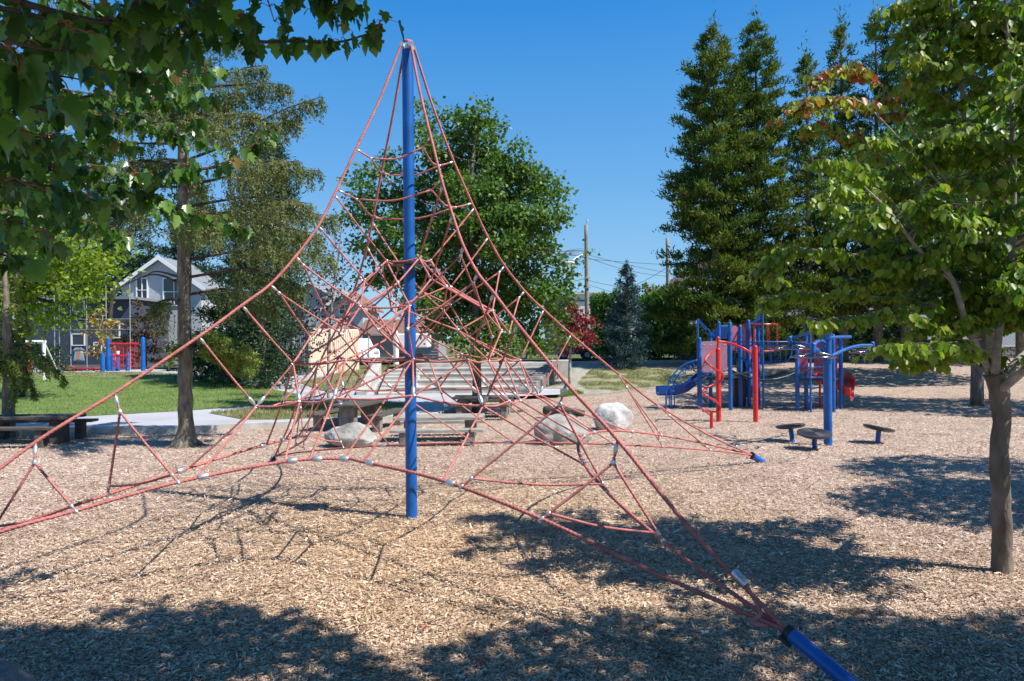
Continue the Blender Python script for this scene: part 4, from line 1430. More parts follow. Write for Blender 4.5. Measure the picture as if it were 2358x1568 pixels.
# ---------------------------------------------------- small drooping conifer, far left edge
tb5 = G(18, 1006)
T5 = thing('drooping_conifer', 'small drooping conifer at the left edge behind the picnic table', 'conifer', tb5)
d5 = tb5.y
trunk_obj(T5, [tb5 - Vector((0, 0, .1)), tb5 + Vector((0, 0, .3)), V(20, 850, d5), V(14, 700, d5), V(10, 560, d5)], [.26, .15, .12, .08, .03], M['bark'], rough=.08)
B5 = []
for (sy, ex, ey, dd) in [(800, 150, 872, -.4), (790, 110, 850, .4), (815, 80, 905, -.3), (820, 60, 880, -.6), (760, 60, 820, .3), (810, -90, 870, .2), (780, -120, 830, -.5), (740, -60, 790, .5), (700, 70, 760, .2), (660, -50, 720, -.2), (830, -40, 900, -.6), (640, 40, 690, .5), (835, 35, 915, -.5)]:
    B5.append([V(18, sy, d5), V((18 + ex) / 2, sy - 5 + (ey - sy) * .2, d5 + dd * .5), V(ex, ey, d5 + dd)])
drooping(T5, B5, M['ndlfresh'], M['barkdk'], dens=34, per=26, size=.065, bare=.08, slen=(.12, .5))

# ---------------------------------------------------- dark spruces behind it
b = V(572, 850, 34); conifer('spruce', 'dense dark green spruce behind the drooping conifer, left of the net', (b.x, 34, gz(b.x, 34)), 12.6, 2.5, 260, M['ndldark'], .18, M['bark'], z0=.03, tr=.2, clump_r=.5, per=46, droop=.02, seed=4, powr=.8, lean=1.3)
b = V(585, 800, 30); conifer('spruce', 'broad dark evergreen filling the gap between grey house and storage container', (b.x, 31, gz(b.x, 31)), 9.0, 2.0, 110, M['ndldark'], .18, M['bark'], z0=.02, tr=.2, clump_r=.6, per=44, droop=.0, seed=7, powr=.6)
b = V(140, 800, 74); conifer('feathery_conifer', 'tall feathery olive conifer behind the slate blue building, left', (b.x, 74, .3), 23, 5.4, 170, M['ndldroop'], .26, M['bark'], z0=.1, tr=.3, clump_r=.7, per=50, seed=12, powr=.55)
b = V(10, 800, 66); conifer('feathery_conifer', 'tall feathery olive conifer at the far left edge of the sky', (b.x, 66, .3), 20, 5.0, 160, M['ndldroop'], .26, M['bark'], z0=.1, tr=.3, clump_r=.7, per=50, seed=13, powr=.55)
b = V(285, 800, 70); conifer('spruce', 'dark evergreen behind the roof of the grey gabled house', (b.x, 70, .3), 17.5, 5.2, 130, M['ndldark'], .34, M['bark'], z0=.1, tr=.3, clump_r=.8, per=34, seed=9)
b = V(440, 800, 68); conifer('spruce', 'dark evergreen right behind the grey gabled house', (b.x, 68, .3), 17.5, 5.4, 130, M['ndldark'], .34, M['bark'], z0=.1, tr=.3, clump_r=.8, per=34, seed=10)

# ---------------------------------------------------- deciduous trees from blobs given in the picture
def pxblobs(lst, d, jit=.5, fl=.85):
    out = []
    for it in lst:
        px, py, r = it[:3]
        dd = it[3] if len(it) > 3 else random.uniform(-jit, jit)
        R_ = r / FPX * d
        out.append((V(px, py, d + dd), (R_, R_ * 1.0, R_ * fl)))
    return out

# maple behind the mast
tb7 = G(1099, 952); d7_ = tb7.y
B7 = [(968, 240, 22), (972, 285, 26), (985, 330, 30), (1100, 262, 30), (1080, 290, 30), (1050, 282, 30), (1128, 300, 30), (1110, 335, 36), (1045, 330, 32), (1010, 370, 40), (1070, 380, 42), (1130, 380, 40),
      (1185, 345, 24), (1170, 385, 38), (1215, 400, 36), (1262, 420, 28), (1240, 450, 38), (1290, 455, 22), (1180, 440, 42), (1120, 440, 44), (1060, 440, 44), (1000, 430, 40), (940, 400, 26), (900, 370, 24), (870, 400, 26), (840, 390, 18), (815, 420, 20),
      (850, 440, 30), (900, 450, 34), (950, 470, 38), (820, 470, 24), (800, 500, 22), (850, 500, 34), (910, 520, 40), (980, 520, 44), (1050, 510, 46), (1120, 510, 46), (1190, 505, 44), (1250, 510, 38), (1285, 500, 24),
      (1230, 560, 42), (1160, 570, 48), (1090, 575, 46), (1020, 580, 44), (950, 580, 40), (880, 580, 36), (830, 560, 26), (1270, 590, 26), (1200, 625, 44), (1130, 640, 46), (1060, 640, 44), (990, 640, 42), (920, 640, 38), (870, 640, 28),
      (1300, 625, 20), (1325, 610, 14), (1345, 590, 10), (1365, 578, 7), (1290, 655, 30), (1245, 680, 42), (1180, 700, 46), (1110, 705, 46), (1040, 700, 44), (970, 700, 40), (1300, 690, 22), (1270, 730, 34), (1210, 750, 40), (1140, 765, 42), (1070, 760, 40), (1010, 750, 34),
      (1290, 775, 24), (1230, 790, 32), (1170, 805, 28), (1090, 805, 28), (1260, 800, 20)]
tree('maple_tree', 'full green maple tree behind the rope pyramid mast', tb7, [tb7 - Vector((0, 0, .1)), V(1098, 860, d7_), V(1096, 760, d7_), V(1090, 600, d7_), V(1085, 420, d7_), V(1095, 300, d7_)], [.17, .13, .12, .10, .06, .02], pxblobs(B7, d7_, 1.3), 1250, .125, 'lobed', M['leafmid'], M['barksm'], clump=.19, limb_r=.026)

# purple plum, sparse
tb6 = G(757, 925); d6 = tb6.y
B6 = [(700, 800, 36), (680, 770, 30), (730, 770, 38), (720, 730, 34), (690, 735, 26), (760, 800, 32), (770, 740, 30), (740, 690, 34), (780, 690, 28), (800, 655, 30), (755, 640, 34), (720, 655, 26), (800, 610, 30), (760, 590, 32), (735, 560, 22), (790, 560, 30), (830, 590, 26), (810, 520, 22), (775, 520, 20), (840, 640, 24), (850, 560, 20), (690, 820, 20), (830, 520, 14), (785, 480, 12)]
tree('plum_tree', 'slender plum tree with sparse dark purple leaves in front of the container', tb6, [tb6 - Vector((0, 0, .1)), V(756, 880, d6), V(757, 800, d6), V(765, 700, d6), V(778, 600, d6), V(790, 500, d6)], [.07, .055, .05, .04, .03, .01], pxblobs(B6, d6, .7), 130, .13, 'quad', M['leafplum'], M['barkgy'], clump=.24, limb_r=.022, up=.2)

# red japanese maple
tb8 = G(1313, 888); d8 = tb8.y
B8 = [(1318, 712, 16), (1335, 722, 18), (1310, 735, 24), (1340, 745, 24), (1362, 742, 14), (1378, 750, 8), (1300, 765, 24), (1330, 770, 26), (1352, 780, 22), (1370, 790, 10), (1290, 790, 16), (1318, 798, 18), (1345, 800, 14), (1275, 800, 10), (1305, 715, 14)]
tree('japanese_maple', 'small crimson leaved maple near the amphitheatre corner', tb8, [tb8 - Vector((0, 0, .1)), V(1311, 850, d8), V(1314, 810, d8), V(1318, 770, d8), V(1322, 720, d8)], [.075, .055, .05, .035, .01], pxblobs(B8, d8, .5), 900, .13, 'lobed', M['leafred'], M['barkgy'], clump=.13, limb_r=.022)

# yellow-green trees on the left
b = G(60, 905); D4 = 27.0
B4 = [(-20, 330, 60), (40, 300, 50), (20, 400, 66), (-40, 450, 60), (70, 450, 56), (120, 520, 54), (30, 520, 64), (-30, 580, 60), (60, 600, 60), (140, 590, 58), (200, 600, 44), (230, 640, 40), (170, 660, 50), (90, 680, 56), (10, 680, 60), (-50, 700, 60), (60, 750, 44), (130, 730, 44), (190, 700, 34), (-10, 760, 50), (215, 560, 36), (160, 480, 40)]
tree('deciduous_tree', 'bushy yellow green tree behind the soccer goal, far left', (V(45, 900, D4).x, D4, LZ), [(V(45, 900, D4).x, D4, 0), V(45, 830, D4), V(50, 760, D4), V(60, 600, D4), V(50, 380, D4)], [.2, .16, .15, .12, .03], pxblobs(B4, D4, 2.0), 150, .17, 'lobed', M['leafyel'], M['barkdk'], clump=.34, limb_r=.07)
B4 = [(250, 590, 30), (275, 560, 26), (232, 690, 24), (235, 640, 30), (235, 620, 30), (225, 660, 26), (290, 575, 20)]
tree('deciduous_tree', 'light green tree leaning over the left roof edge of the grey house', (V(250, 850, 46).x, 46, .3), [(V(250, 850, 46).x, 46, .2), V(252, 760, 46), V(262, 660, 46), V(290, 570, 46)], [.2, .15, .1, .03], pxblobs(B4, 46, 1.5), 55, .30, 'lobed', M['leafyel'], M['barkdk'], clump=.4)
B_ = [(225, 740, 16), (248, 750, 18), (215, 765, 12), (240, 775, 16), (262, 770, 10), (222, 795, 12), (250, 800, 12), (265, 745, 8), (232, 718, 12), (215, 815, 12), (240, 815, 10)]
tree('small_tree', 'young tree with orange and yellow leaves beside the net frame', (V(236, 850, 43.5).x, 43.5, .3), [(V(236, 850, 43.5).x, 43.5, .2), V(237, 800, 43.5), V(236, 730, 43.5)], [.07, .05, .02], pxblobs(B_, 43.5, .4), 220, .20, 'lobed', M['leaforange'], M['barkgy'], clump=.18, limb_r=.02)
def shrub(label, lst, d, leaf, dens, size, sh='quad', name='shrub', cat='shrub', clump=.2, group=None):
    xs_ = [l[0] for l in lst]; px = sum(xs_) / len(xs_)
    g_ = V(px, 840, d); z = gz(g_.x, d)
    tree(name, label, (g_.x, d, z), [(g_.x, d, z - .1), (g_.x, d, z + .5), V(px, min(l[1] for l in lst) + 10, d)], [.09, .07, .02], pxblobs(lst, d, .5), dens * 3.2, size, sh, leaf, M['barkdk'], cat=cat, clump=clump, limb_r=.03, group=group)
shrub('rusty red and green shrub mass below the gabled house windows', [(300, 740, 24), (330, 720, 26), (345, 750, 26), (310, 775, 26), (370, 760, 24), (350, 790, 26), (290, 790, 22), (320, 700, 16), (365, 735, 16), (385, 790, 20), (330, 815, 26), (370, 820, 24), (300, 825, 20)], 47, M['leafrust'], 26, .26)
shrub('dark green shrub left of the orange tree', [(120, 800, 18), (140, 810, 18), (130, 830, 20), (150, 840, 14), (110, 835, 16)], 41, M['ndldark'], 60, .2)
shrub('dark broad hedge shrub between net frame and drooping conifer', [(410, 800, 30), (450, 790, 34), (500, 780, 36), (540, 800, 34), (470, 830, 28), (520, 830, 28), (570, 830, 24), (390, 840, 22), (600, 800, 30), (620, 760, 30), (560, 760, 34)], 43, M['ndldark'], 26, .26)
shrub('round mid green shrub beside the storage container', [(600, 750, 26), (575, 735, 26), (620, 720, 24), (595, 700, 22)], 40, M['hedge'], 30, .24)
shrub('low dark shrubs far left behind the goal', [(30, 810, 26), (60, 800, 28), (90, 810, 26), (0, 820, 28), (75, 835, 22), (-30, 810, 30)], 47, M['ndldark'], 26, .26)

# ---------------------------------------------------- right: tall conifers in a row
row = [(1643, 73, 38, 3.3, 'leftmost and broadest of the tall conifer row'), (1740, 62, 39, 2.8, 'second tall conifer of the row, with a twin pointed top'), (1857, 134, 39.5, 2.0, 'shortest slim conifer of the tall row'),
       (1936, 66, 40, 1.9, 'slim conifer rising behind the orange leaved branch'), (2016, 40, 39.5, 2.0, 'slim open conifer right of the orange leaved branch'), (2080, 8, 38.5, 2.2, 'tall dark conifer left of the pale bare stem'),
       (2170, -30, 39, 2.8, 'tall conifer behind the pale bare stem'), (2268, -60, 38, 3.0, 'tall conifer behind the green tree crown'), (2345, -40, 37, 3.2, 'rightmost tall conifer at the picture edge')]
for i, (px, ty, d, R_, lab) in enumerate(row):
    g_ = G(px + 6, 841) if False else V(px + 7, 841, d)
    base = Vector((g_.x, d, gz(g_.x, d)))
    top = V(px, ty, d).z - base.z
    conifer('tall_conifer', lab, base, top, R_, int(210 if i < 2 else 150), M['ndltall'], .19, M['bark'], 'tall conifers along the rear fence', z0=(.04 if i < 2 else .14), tr=.28, clump_r=.40, per=(62 if i < 2 else 50), droop=-.05, powr=.52 if i < 2 else .6, seed=20 + i, upt=.9)
b = V(1445, 840, 36.5)
conifer('blue_spruce', 'small dark blue green spruce in front of the hedge and fence', (b.x, 36.5, gz(b.x, 36.5)), V(1445, 612, 36.5).z - gz(b.x, 36.5), 1.35, 150, M['ndlblue'], .11, M['bark'], z0=.02, tr=.09, clump_r=.26, per=40, droop=.12, powr=.95, seed=40)

# hedges behind the fence
def hedgevol(name, label, x0, x1, ytop, d, dep, leaf, size, n, sh='quad', up=0, ybot=835):
    A = V(x0, ytop, d); B = V(x1, ytop, d); z0 = gz(A.x, d)
    o = thing(name, label, 'hedge', ((A.x + B.x) / 2, d, z0))
    C = np.stack([rng.uniform(A.x, B.x, n), d + rng.uniform(0, dep, n), z0 + (rng.uniform(0, 1, n) ** .8) * (A.z - z0)], 1)
    C[:, 2] += .35 * np.sin(C[:, 0] * 1.3) + rng.normal(size=n) * .12
    k = np.floor(C * 1.6).sum(axis=1).astype(int)
    tone = (np.abs(np.sin(k * 12.9898) * 43758.5453) % 1)
    leafmesh('foliage', C, rng.normal(size=(n, 3)) + np.array([0, 0, up]), rng.normal(size=(n, 3)), size * rng.uniform(.6, 1.3, n), .5 * tone + .5 * rng.uniform(0, 1, n), sh, leaf, o)
    mb = MB()
    for k in range(9):
        x = A.x + (B.x - A.x) * (k + .5) / 9
        mb.tube([(x, d + dep * .5, z0 - .1), (x + .1, d + dep * .5, A.z * .8)], [.05, .02], 6)
    mb.build('stems', M['barkdk'], o)
hedgevol('hedge', 'clipped green hedge behind the fence, left of the blue spruce', 1366, 1450, 690, 45, 1.6, M['hedge'], .22, 9000)
hedgevol('bamboo_hedge', 'tall feathery bright green hedge behind the fence, right of the blue spruce', 1480, 1590, 680, 45, 2.0, M['hedge'], .34, 9000, 'needle', up=2.0)
hedgevol('hedge', 'dark undergrowth behind the fence below the tall conifers', 1575, 2100, 745, 46, 2.5, M['ndldark'], .32, 26000)
shrub('olive round tree top peeking above the hedge, left of the blue spruce', [(1425, 672, 18), (1440, 660, 16), (1410, 680, 14), (1430, 690, 20)], 60, M['leafmid'], 22, .34, name='distant_tree', cat='tree')
shrub('pale thin leaved tree peeking above the hedge, right of the blue spruce', [(1480, 672, 18), (1500, 662, 18), (1520, 668, 18), (1540, 664, 14), (1495, 685, 18)], 62, M['ndldroop'], 22, .34, name='distant_tree', cat='tree')
shrub('low green shrub at the fence foot near the blue tower', [(1560, 800, 14), (1590, 790, 16), (1620, 780, 18), (1580, 815, 14), (1640, 790, 18), (1660, 760, 18)], 38, M['ndltall'], 60, .2)
shrub('sunlit low conifer shrub behind the blue tower', [(1640, 700, 30), (1680, 690, 34), (1660, 740, 30), (1700, 730, 30), (1620, 660, 26), (1690, 650, 26), (1730, 700, 26)], 37.5, M['ndltall'], 34, .26, clump=.3)

# ---------------------------------------------------- leafy sprays (near trees)
class Spray:
    def __init__(s):
        s.C, s.D, s.N, s.S, s.R = [], [], [], [], []
        s.wood = MB(); s.twig = MB()
    def leafs(s, p, n, size, droop, spread, lo=0., hi=1., twigdir=None, tw=True):
        for k in range(n):
            a = Vector(rdir(1)[0])
            st = p + Vector((a.x, a.y, a.z * .5)) * spread * random.uniform(.3, 1)
            d_ = Vector((a.x * .55, a.y * .55, -droop)) + Vector(rdir(1)[0]) * .28
            if tw:
                s.twig.tube([p, (p + st) / 2 + Vector((0, 0, .01)), st], [.0022, .0016, .0012], 3, caps=False)
            s.C.append(tuple(st)); s.D.append(tuple(d_)); s.N.append(tuple(Vector(rdir(1)[0]) * .8 + Vector((a.x, a.y, .25))))
            s.S.append(size * random.uniform(.5, 1.3)); s.R.append(random.uniform(lo, hi))
    def spray(s, pts, r0, size, step, nl, droop=1.0, spread=.09, start=.15, side=.35, nside=.5, lo=0., hi=1., woodn=6):
        P = catmull(pts, 8)
        s.wood.tube(P, list(np.linspace(r0, r0 * .25, len(P))), woodn)
        L = sum((P[i + 1] - P[i]).length for i in range(len(P) - 1))
        n = max(2, int(L * (1 - start) / step))
        for k in range(n):
            f = start + (1 - start) * (k + random.random()) / n
            x = f * (len(P) - 1); i = min(len(P) - 2, int(x)); q = P[i].lerp(P[i + 1], x - i)
            s.leafs(q, nl, size, droop, spread, lo, hi)
            if random.random() < nside:
                t = (P[i + 1] - P[i]).normalized()
                sd_ = t.cross(Vector((0, 0, 1))).normalized() * random.choice((-1, 1))
                l = side * random.uniform(.4, 1) * (1.15 - .6 * f)
                e = q + (sd_ * .8 + t * .6).normalized() * l + Vector((0, 0, random.uniform(-.12, .08) * l / .3))
                s.twig.tube([q, q.lerp(e, .5) + Vector((0, 0, .02)), e], [.005, .0035, .002], 4, caps=False)
                m_ = max(1, int(l / step))
                for j in range(m_):
                    s.leafs(q.lerp(e, (j + 1) / m_), nl, size, droop, spread, lo, hi)
    def build(s, root, sh, leaf, bark, twigm):
        s.wood.build('branches', bark, root, smooth=True)
        s.twig.build('twigs', twigm, root, smooth=True)
        return leafmesh('leaves', s.C, s.D, s.N, s.S, np.array(s.R), sh, leaf, root)

# right tree: broad leaves, pale stems, some orange tips
tb9 = G(2308, 1318); d9 = tb9.y
T9 = thing('broadleaf_tree', 'near broadleaf tree with grey forked trunk and yellowing green crown', 'tree', tb9)
def TQ(px, py, dd=0.0): return V(px, py, d9 + dd)
trunk_obj(T9, [tb9 - Vector((0, 0, .1)), tb9 + Vector((0, 0, .25)), TQ(2305, 1150), TQ(2301, 1050), TQ(2305, 960), TQ(2298, 890), TQ(2290, 860)], [.098, .086, .082, .077, .077, .088, .095], M['barksm'], rough=.10, n=20)
S9 = Spray()
lim = MB()
def limb(pts, r0, r1, m='barksm'):
    P = catmull(pts, 7)
    S9.wood.tube(P, list(np.linspace(r0, r1, len(P))), 8)
    return P
L1 = limb([TQ(2288, 880), TQ(2262, 800, .1), TQ(2262, 700, .2), TQ(2250, 600, .3), TQ(2240, 430, .3), TQ(2222, 300, .3), TQ(2212, 150, .2), TQ(2190, 0, .2), TQ(2185, -120, .2)], .05, .009)
L2 = limb([TQ(2300, 890), TQ(2340, 840, .1), TQ(2400, 770, .3), TQ(2440, 640, .4), TQ(2460, 400, .5), TQ(2450, 100, .4)], .06, .015)
L3 = limb([TQ(2290, 870), TQ(2300, 760, -.3), TQ(2330, 560, -.4), TQ(2332, 300, -.4), TQ(2322, 130, -.3), TQ(2312, -60, -.3)], .042, .009)
L4 = limb([TQ(2278, 850), TQ(2230, 760, -.4), TQ(2190, 640, -.6), TQ(2120, 580, -.7), TQ(2050, 490, -.8), TQ(1990, 430, -.9)], .035, .006)
L5 = limb([TQ(2300, 900), TQ(2350, 860, -.3), TQ(2420, 800, -.6), TQ(2520, 700, -.8), TQ(2560, 500, -.9)], .045, .012)
LS = [L1, L3, L4, L2, L5]
def sp9(sx, sy, pts, dd, hi=.95, lo=.45, st=.042, nl=3, size=.076, r0=.010, start=.12):  # default lo picks lighter leaves, standing in for sunlight on these sprays
    q = [TQ(sx, sy, dd * .3)] + [TQ(x, y, dd * (.5 + .5 * (i + 1) / len(pts))) for i, (x, y) in enumerate(pts)]
    S9.spray(q, r0, size, st, nl, droop=.75, spread=.06, start=start, side=.34, nside=.55, lo=lo, hi=hi)
# silhouette sprays read from the photograph
sp9(2225, 560, [(2110, 590), (1960, 585), (1850, 575), (1780, 590), (1762, 620)], -.5, hi=.93)
sp9(2240, 700, [(2120, 690), (1960, 680), (1850, 675), (1780, 690), (1752, 705)], -.3)
sp9(2240, 760, [(2150, 745), (2050, 730), (1950, 735), (1870, 745)], -.9)
sp9(2260, 780, [(2180, 790), (2100, 800), (2030, 800)], -1.2)
sp9(2250, 800, [(2200, 815), (2130, 830), (2080, 825)], -.6)
sp9(2180, 420, [(2120, 330), (2060, 230), (1990, 170), (1915, 160), (1880, 190)], -.2, lo=.86, hi=1.0, start=.3)
sp9(2170, 430, [(2080, 330), (1990, 240), (1920, 225), (1850, 230), (1838, 250)], -.6, lo=.84, hi=1.0, start=.35)
sp9(2150, 450, [(2060, 380), (1960, 330), (1890, 300), (1850, 300)], .4, lo=.7, hi=1.0, start=.3)
sp9(2120, 560, [(2060, 470), (1990, 420), (1930, 390), (1890, 360)], -.8, hi=.96, start=.3)
sp9(2110, 560, [(2030, 500), (1960, 440), (1910, 440), (1900, 470)], -.9, hi=.9, start=.4)
sp9(2215, 90, [(2170, 60), (2110, 60), (2060, 110)], .4, hi=.96)
sp9(2200, 40, [(2160, -10), (2110, 0), (2060, 10)], -.2, lo=.4)
sp9(2220, 180, [(2160, 150), (2090, 130)], -.5, hi=.96)
sp9(2220, 260, [(2150, 210), (2080, 200)], .3, hi=.96)
sp9(2225, 330, [(2150, 320), (2060, 330), (2000, 320)], -.4, hi=.96)
sp9(2235, 400, [(2150, 420), (2070, 440), (2010, 460)], .5, hi=.95)
sp9(2240, 500, [(2150, 510), (2060, 530), (1990, 540)], .2, hi=.95)
sp9(2245, 620, [(2150, 640), (2040, 650), (1930, 640)], .6, hi=.95)
# fill of the crown around all limbs
for k in range(112):
    Lm = random.choice(LS[:2] * 3 + LS)
    f = random.uniform(.18, 1.0); q = Lm[int(f * (len(Lm) - 1))]
    a = random.uniform(0, 2 * math.pi); ln = random.uniform(.7, 1.5) * (1.2 - .75 * f)
    dirv = Vector((math.cos(a), math.sin(a) * .9, random.uniform(-.05, .5)))
    if q.y + dirv.y * ln < 4.3: dirv.y *= -.4
    e = q + dirv * ln
    S9.spray([q, q.lerp(e, .5) + Vector((0, 0, .12)), e - Vector((0, 0, .12))], .008, .078, .042, 3, droop=.75, spread=.07, start=.15, side=.4, nside=.6, lo=.1, hi=.955)
S9.build(T9, 'ovate', M['leafright'], M['barkgy'], M['barksm'])

# foreground maple over the camera, hanging in from the top left
T1 = thing('overhanging_maple', 'near maple whose dark drooping leafy branches fill the upper left', 'tree', (-3.6, -1.6, 0))
trunk_obj(T1, [(-3.6, -1.6, -.1), (-3.6, -1.6, .4), (-3.5, -1.5, 2.0), (-3.2, -1.2, 3.2), (-2.2, -.6, 5.0), (-.5, .2, 6.6)], [.30, .22, .2, .17, .13, .06], M['barksm'])
S1 = Spray()
MS = .080
def sp1(pts, r0=.012, st=.07, nl=3, size=MS, hi=.97, start=0., side=.3, nside=.5, droop=1.3, spread=.075):
    far = pts[-1][2] > 3.75
    S1.spray([V(x, y, d * (1.2 if far else 1)) for x, y, d in pts], r0, size * (1.12 if far else 1), st, nl, droop=droop, spread=spread, start=start, side=side, nside=nside, hi=hi)
sp1([(-150, -60, 2.4), (100, 20, 2.5), (240, 51, 2.6), (360, 38, 2.7), (430, 0, 2.8), (480, -40, 2.9)], .014)
sp1([(-200, -20, 2.1), (-60, 10, 2.1), (60, 30, 2.15), (150, 60, 2.2), (220, 80, 2.3)], .012)
sp1([(150, -60, 2.6), (330, 10, 2.8), (450, 50, 2.9), (538, 78, 3.0), (600, 96, 3.05), (690, 94, 3.1), (770, 98, 3.15), (835, 82, 3.2), (882, 62, 3.2)], .012, st=.075, nl=3, side=.16, nside=.25)
sp1([(500, -80, 2.8), (580, -30, 2.9), (680, -10, 3.0), (760, -15, 3.0), (800, 10, 3.0)], .010, side=.2)
sp1([(640, -60, 3.0), (720, 0, 3.1), (770, 20, 3.1), (800, 30, 3.1)], .008, side=.15)
sp1([(300, -60, 2.4), (400, -10, 2.5), (500, 30, 2.6), (560, 50, 2.6)], .012)
sp1([(-100, 140, 2.6), (0, 205, 2.9), (68, 236, 3.2), (150, 230, 3.5), (233, 219, 3.8), (325, 226, 4.0), (400, 238, 4.2)], .014)
sp1([(-100, 200, 3.0), (0, 240, 3.3), (96, 240, 3.5), (154, 264, 3.7), (220, 300, 3.9), (290, 330, 4.0)], .012)
sp1([(-120, 270, 2.8), (0, 315, 3.1), (45, 346, 3.3), (90, 370, 3.5), (178, 394, 3.8), (240, 421, 4.0), (330, 455, 4.2), (400, 478, 4.3)], .015)
sp1([(-100, 380, 3.1), (0, 420, 3.3), (51, 445, 3.5), (137, 487, 3.8), (230, 520, 4.0), (300, 545, 4.1)], .010)
sp1([(250, 400, 4.0), (340, 405, 4.2), (400, 400, 4.3), (450, 394, 4.4), (520, 372, 4.5), (560, 350, 4.6), (600, 320, 4.7), (628, 296, 4.8)], .011, st=.06, side=.22, nside=.45)
sp1([(300, 430, 4.1), (400, 470, 4.4), (470, 495, 4.6), (520, 515, 4.7), (562, 528, 4.8)], .008, side=.15)
sp1([(-60, 570, 2.8), (0, 585, 2.9), (40, 596, 3.0), (75, 602, 3.0)], .006, size=.10, side=.1)
sp1([(-80, 60, 2.0), (0, 90, 2.0), (90, 110, 2.1), (160, 120, 2.2)], .010, size=.10)
sp1([(100, 80, 3.4), (220, 130, 3.7), (330, 150, 3.9), (430, 170, 4.0), (520, 160, 4.0)], .010)
sp1([(200, 150, 4.3), (320, 200, 4.6), (420, 230, 4.8), (430, 280, 4.8)], .008)
sp1([(50, 280, 4.2), (150, 330, 4.5), (250, 340, 4.7), (330, 330, 4.8)], .010)
sp1([(-60, 480, 3.4), (20, 520, 3.6), (90, 560, 3.8), (130, 590, 3.9)], .008)
sp1([(180, 0, 3.4), (260, 60, 3.5), (320, 110, 3.6), (380, 130, 3.6), (460, 110, 3.6)], .010)
for k in range(16):
    x = random.uniform(-60, 480); y = random.uniform(-30, 300) + max(0, 200 - x) * .9 * random.random(); d = random.uniform(3.8, 5.0)
    sp1([(x - 150, y - 60, d - .25), (x - 60, y - 15, d - .1), (x + random.uniform(0, 60), y + 10, d)], .006, st=.085, side=.25)
for (x, y, d) in ((60, 150, 2.9), (170, 190, 3.1), (20, 300, 3.0), (120, 330, 3.3), (200, 280, 3.5), (40, 430, 3.2), (130, 440, 3.5), (210, 470, 3.7), (30, 520, 3.4), (300, 180, 3.3), (380, 90, 3.0), (460, 60, 3.1), (250, 100, 2.9), (90, 60, 2.7), (260, 380, 4.6), (350, 300, 4.9), (430, 330, 5.0), (160, 520, 4.2), (300, 480, 4.8), (70, 230, 4.4), (240, 230, 4.6), (330, 140, 4.2)):
    sp1([(x - 190, y - 50, d - .2), (x - 80, y - 22, d - .1), (x, y - 10, d), (x + 55, y + 6, d + .05)], .007, st=.08, side=.24, nside=.45)
# crown overhead (casts the broad shade in the foreground)
def canopy(S_, cx, cy, cz, rx, ry, rz, n, size=.13, near=False, ylim=3.45):
    d = rdir(n) * (rng.uniform(.15, 1, n) ** .5)[:, None] * np.array([rx, ry, rz])[None, :] + np.array([cx, cy, cz])[None, :]
    k = np.floor(d * 1.3)
    hsh = np.abs(np.sin(k[:, 0] * 12.9 + k[:, 1] * 78.2 + k[:, 2] * 37.7) * 43758.5) % 1
    keep = hsh > .22
    if near: keep &= (d[:, 1] < np.maximum(.3, (d[:, 2] - H) / .54)) & (d[:, 1] < np.where(d[:, 0] < 1.7, ylim, max(ylim, 4.0)))
    d = d[keep]; m_ = len(d)
    S_.C += [tuple(p) for p in d]
    S_.D += [tuple(p) for p in rng.normal(size=(m_, 3)) + np.array([0, 0, -.8])]
    S_.N += [tuple(p) for p in rng.normal(size=(m_, 3)) + np.array([0, 0, .8])]
    S_.S += list(size * rng.uniform(.7, 1.3, m_)); S_.R += list(rng.uniform(0, .95, m_))
canopy(S1, .6, 1.6, 6.6, 3.6, 2.9, 1.3, 26000, near=True)
canopy(S1, -1.8, .4, 5.0, 2.2, 1.8, 1.2, 8000, near=True)
canopy(S1, -1.5, 2.6, 5.4, 1.8, 1.4, .8, 6000, near=False)
for e in ((1.5, 2.4, 6.2), (3, 1.5, 6.8), (.2, 3, 5.8), (-1.5, 1.5, 5.2), (-2.4, .9, 4.2), (2.4, .2, 7)):
    S1.wood.tube(catmull([(-2.2, -.6, 5.0), ((-2.2 + e[0]) / 2, e[1] / 2, (5.2 + e[2]) / 2), e], 5), list(np.linspace(.07, .02, 11)), 7)
for p in ((-150, -60, 2.4), (-100, 140, 2.6), (-120, 270, 2.8), (-100, 380, 3.1), (-60, 570, 2.8), (150, -60, 2.6)):
    q = V(*p)
    S1.wood.tube(catmull([(-3.3, -1.3, 3.0), Vector((-3.3, -1.3, 3.2)).lerp(q, .5) + Vector((0, 0, .25)), q], 5), list(np.linspace(.06, .014, 11)), 7)
S1.build(T1, 'maple', M['leafmaple'], M['barkdk'], M['barkred'])

def shade_tree(label, base, top, cans, leaf='leafmid', tr=.18):
    o = thing('shade_tree', label, 'tree', base)
    b = Vector(base); t = Vector(top)
    trunk_obj(o, [b - Vector((0, 0, .1)), b.lerp(t, .45), t], [tr, tr * .8, tr * .4], M['barksm'])
    s = Spray()
    for c in cans: canopy(s, *c)
    for k in range(8):
        c = cans[k % len(cans)]
        e = Vector((c[0] + random.uniform(-.6, .6) * c[3], c[1] + random.uniform(-.6, .6) * c[4], c[2] + random.uniform(-.5, .5) * c[5]))
        s.wood.tube(catmull([b.lerp(t, .6), (b.lerp(t, .7) + e) / 2, e], 4), list(np.linspace(tr * .4, .02, 9)), 6)
    s.wood.build('branches', M['barksm'], o, smooth=True)
    leafmesh('leaves', s.C, s.D, s.N, s.S, np.array(s.R), 'lobed', M[leaf], o)
shade_tree('shade tree standing to the right of the camera, outside the view', (7.8, -1.6, 0), (6.8, .6, 6.2), [(6.6, 1.3, 6.6, 3.2, 2.6, 1.3, 26000, .13, True), (9.0, 1.4, 6.4, 2.5, 2.4, 1.2, 12000, .13, True)])
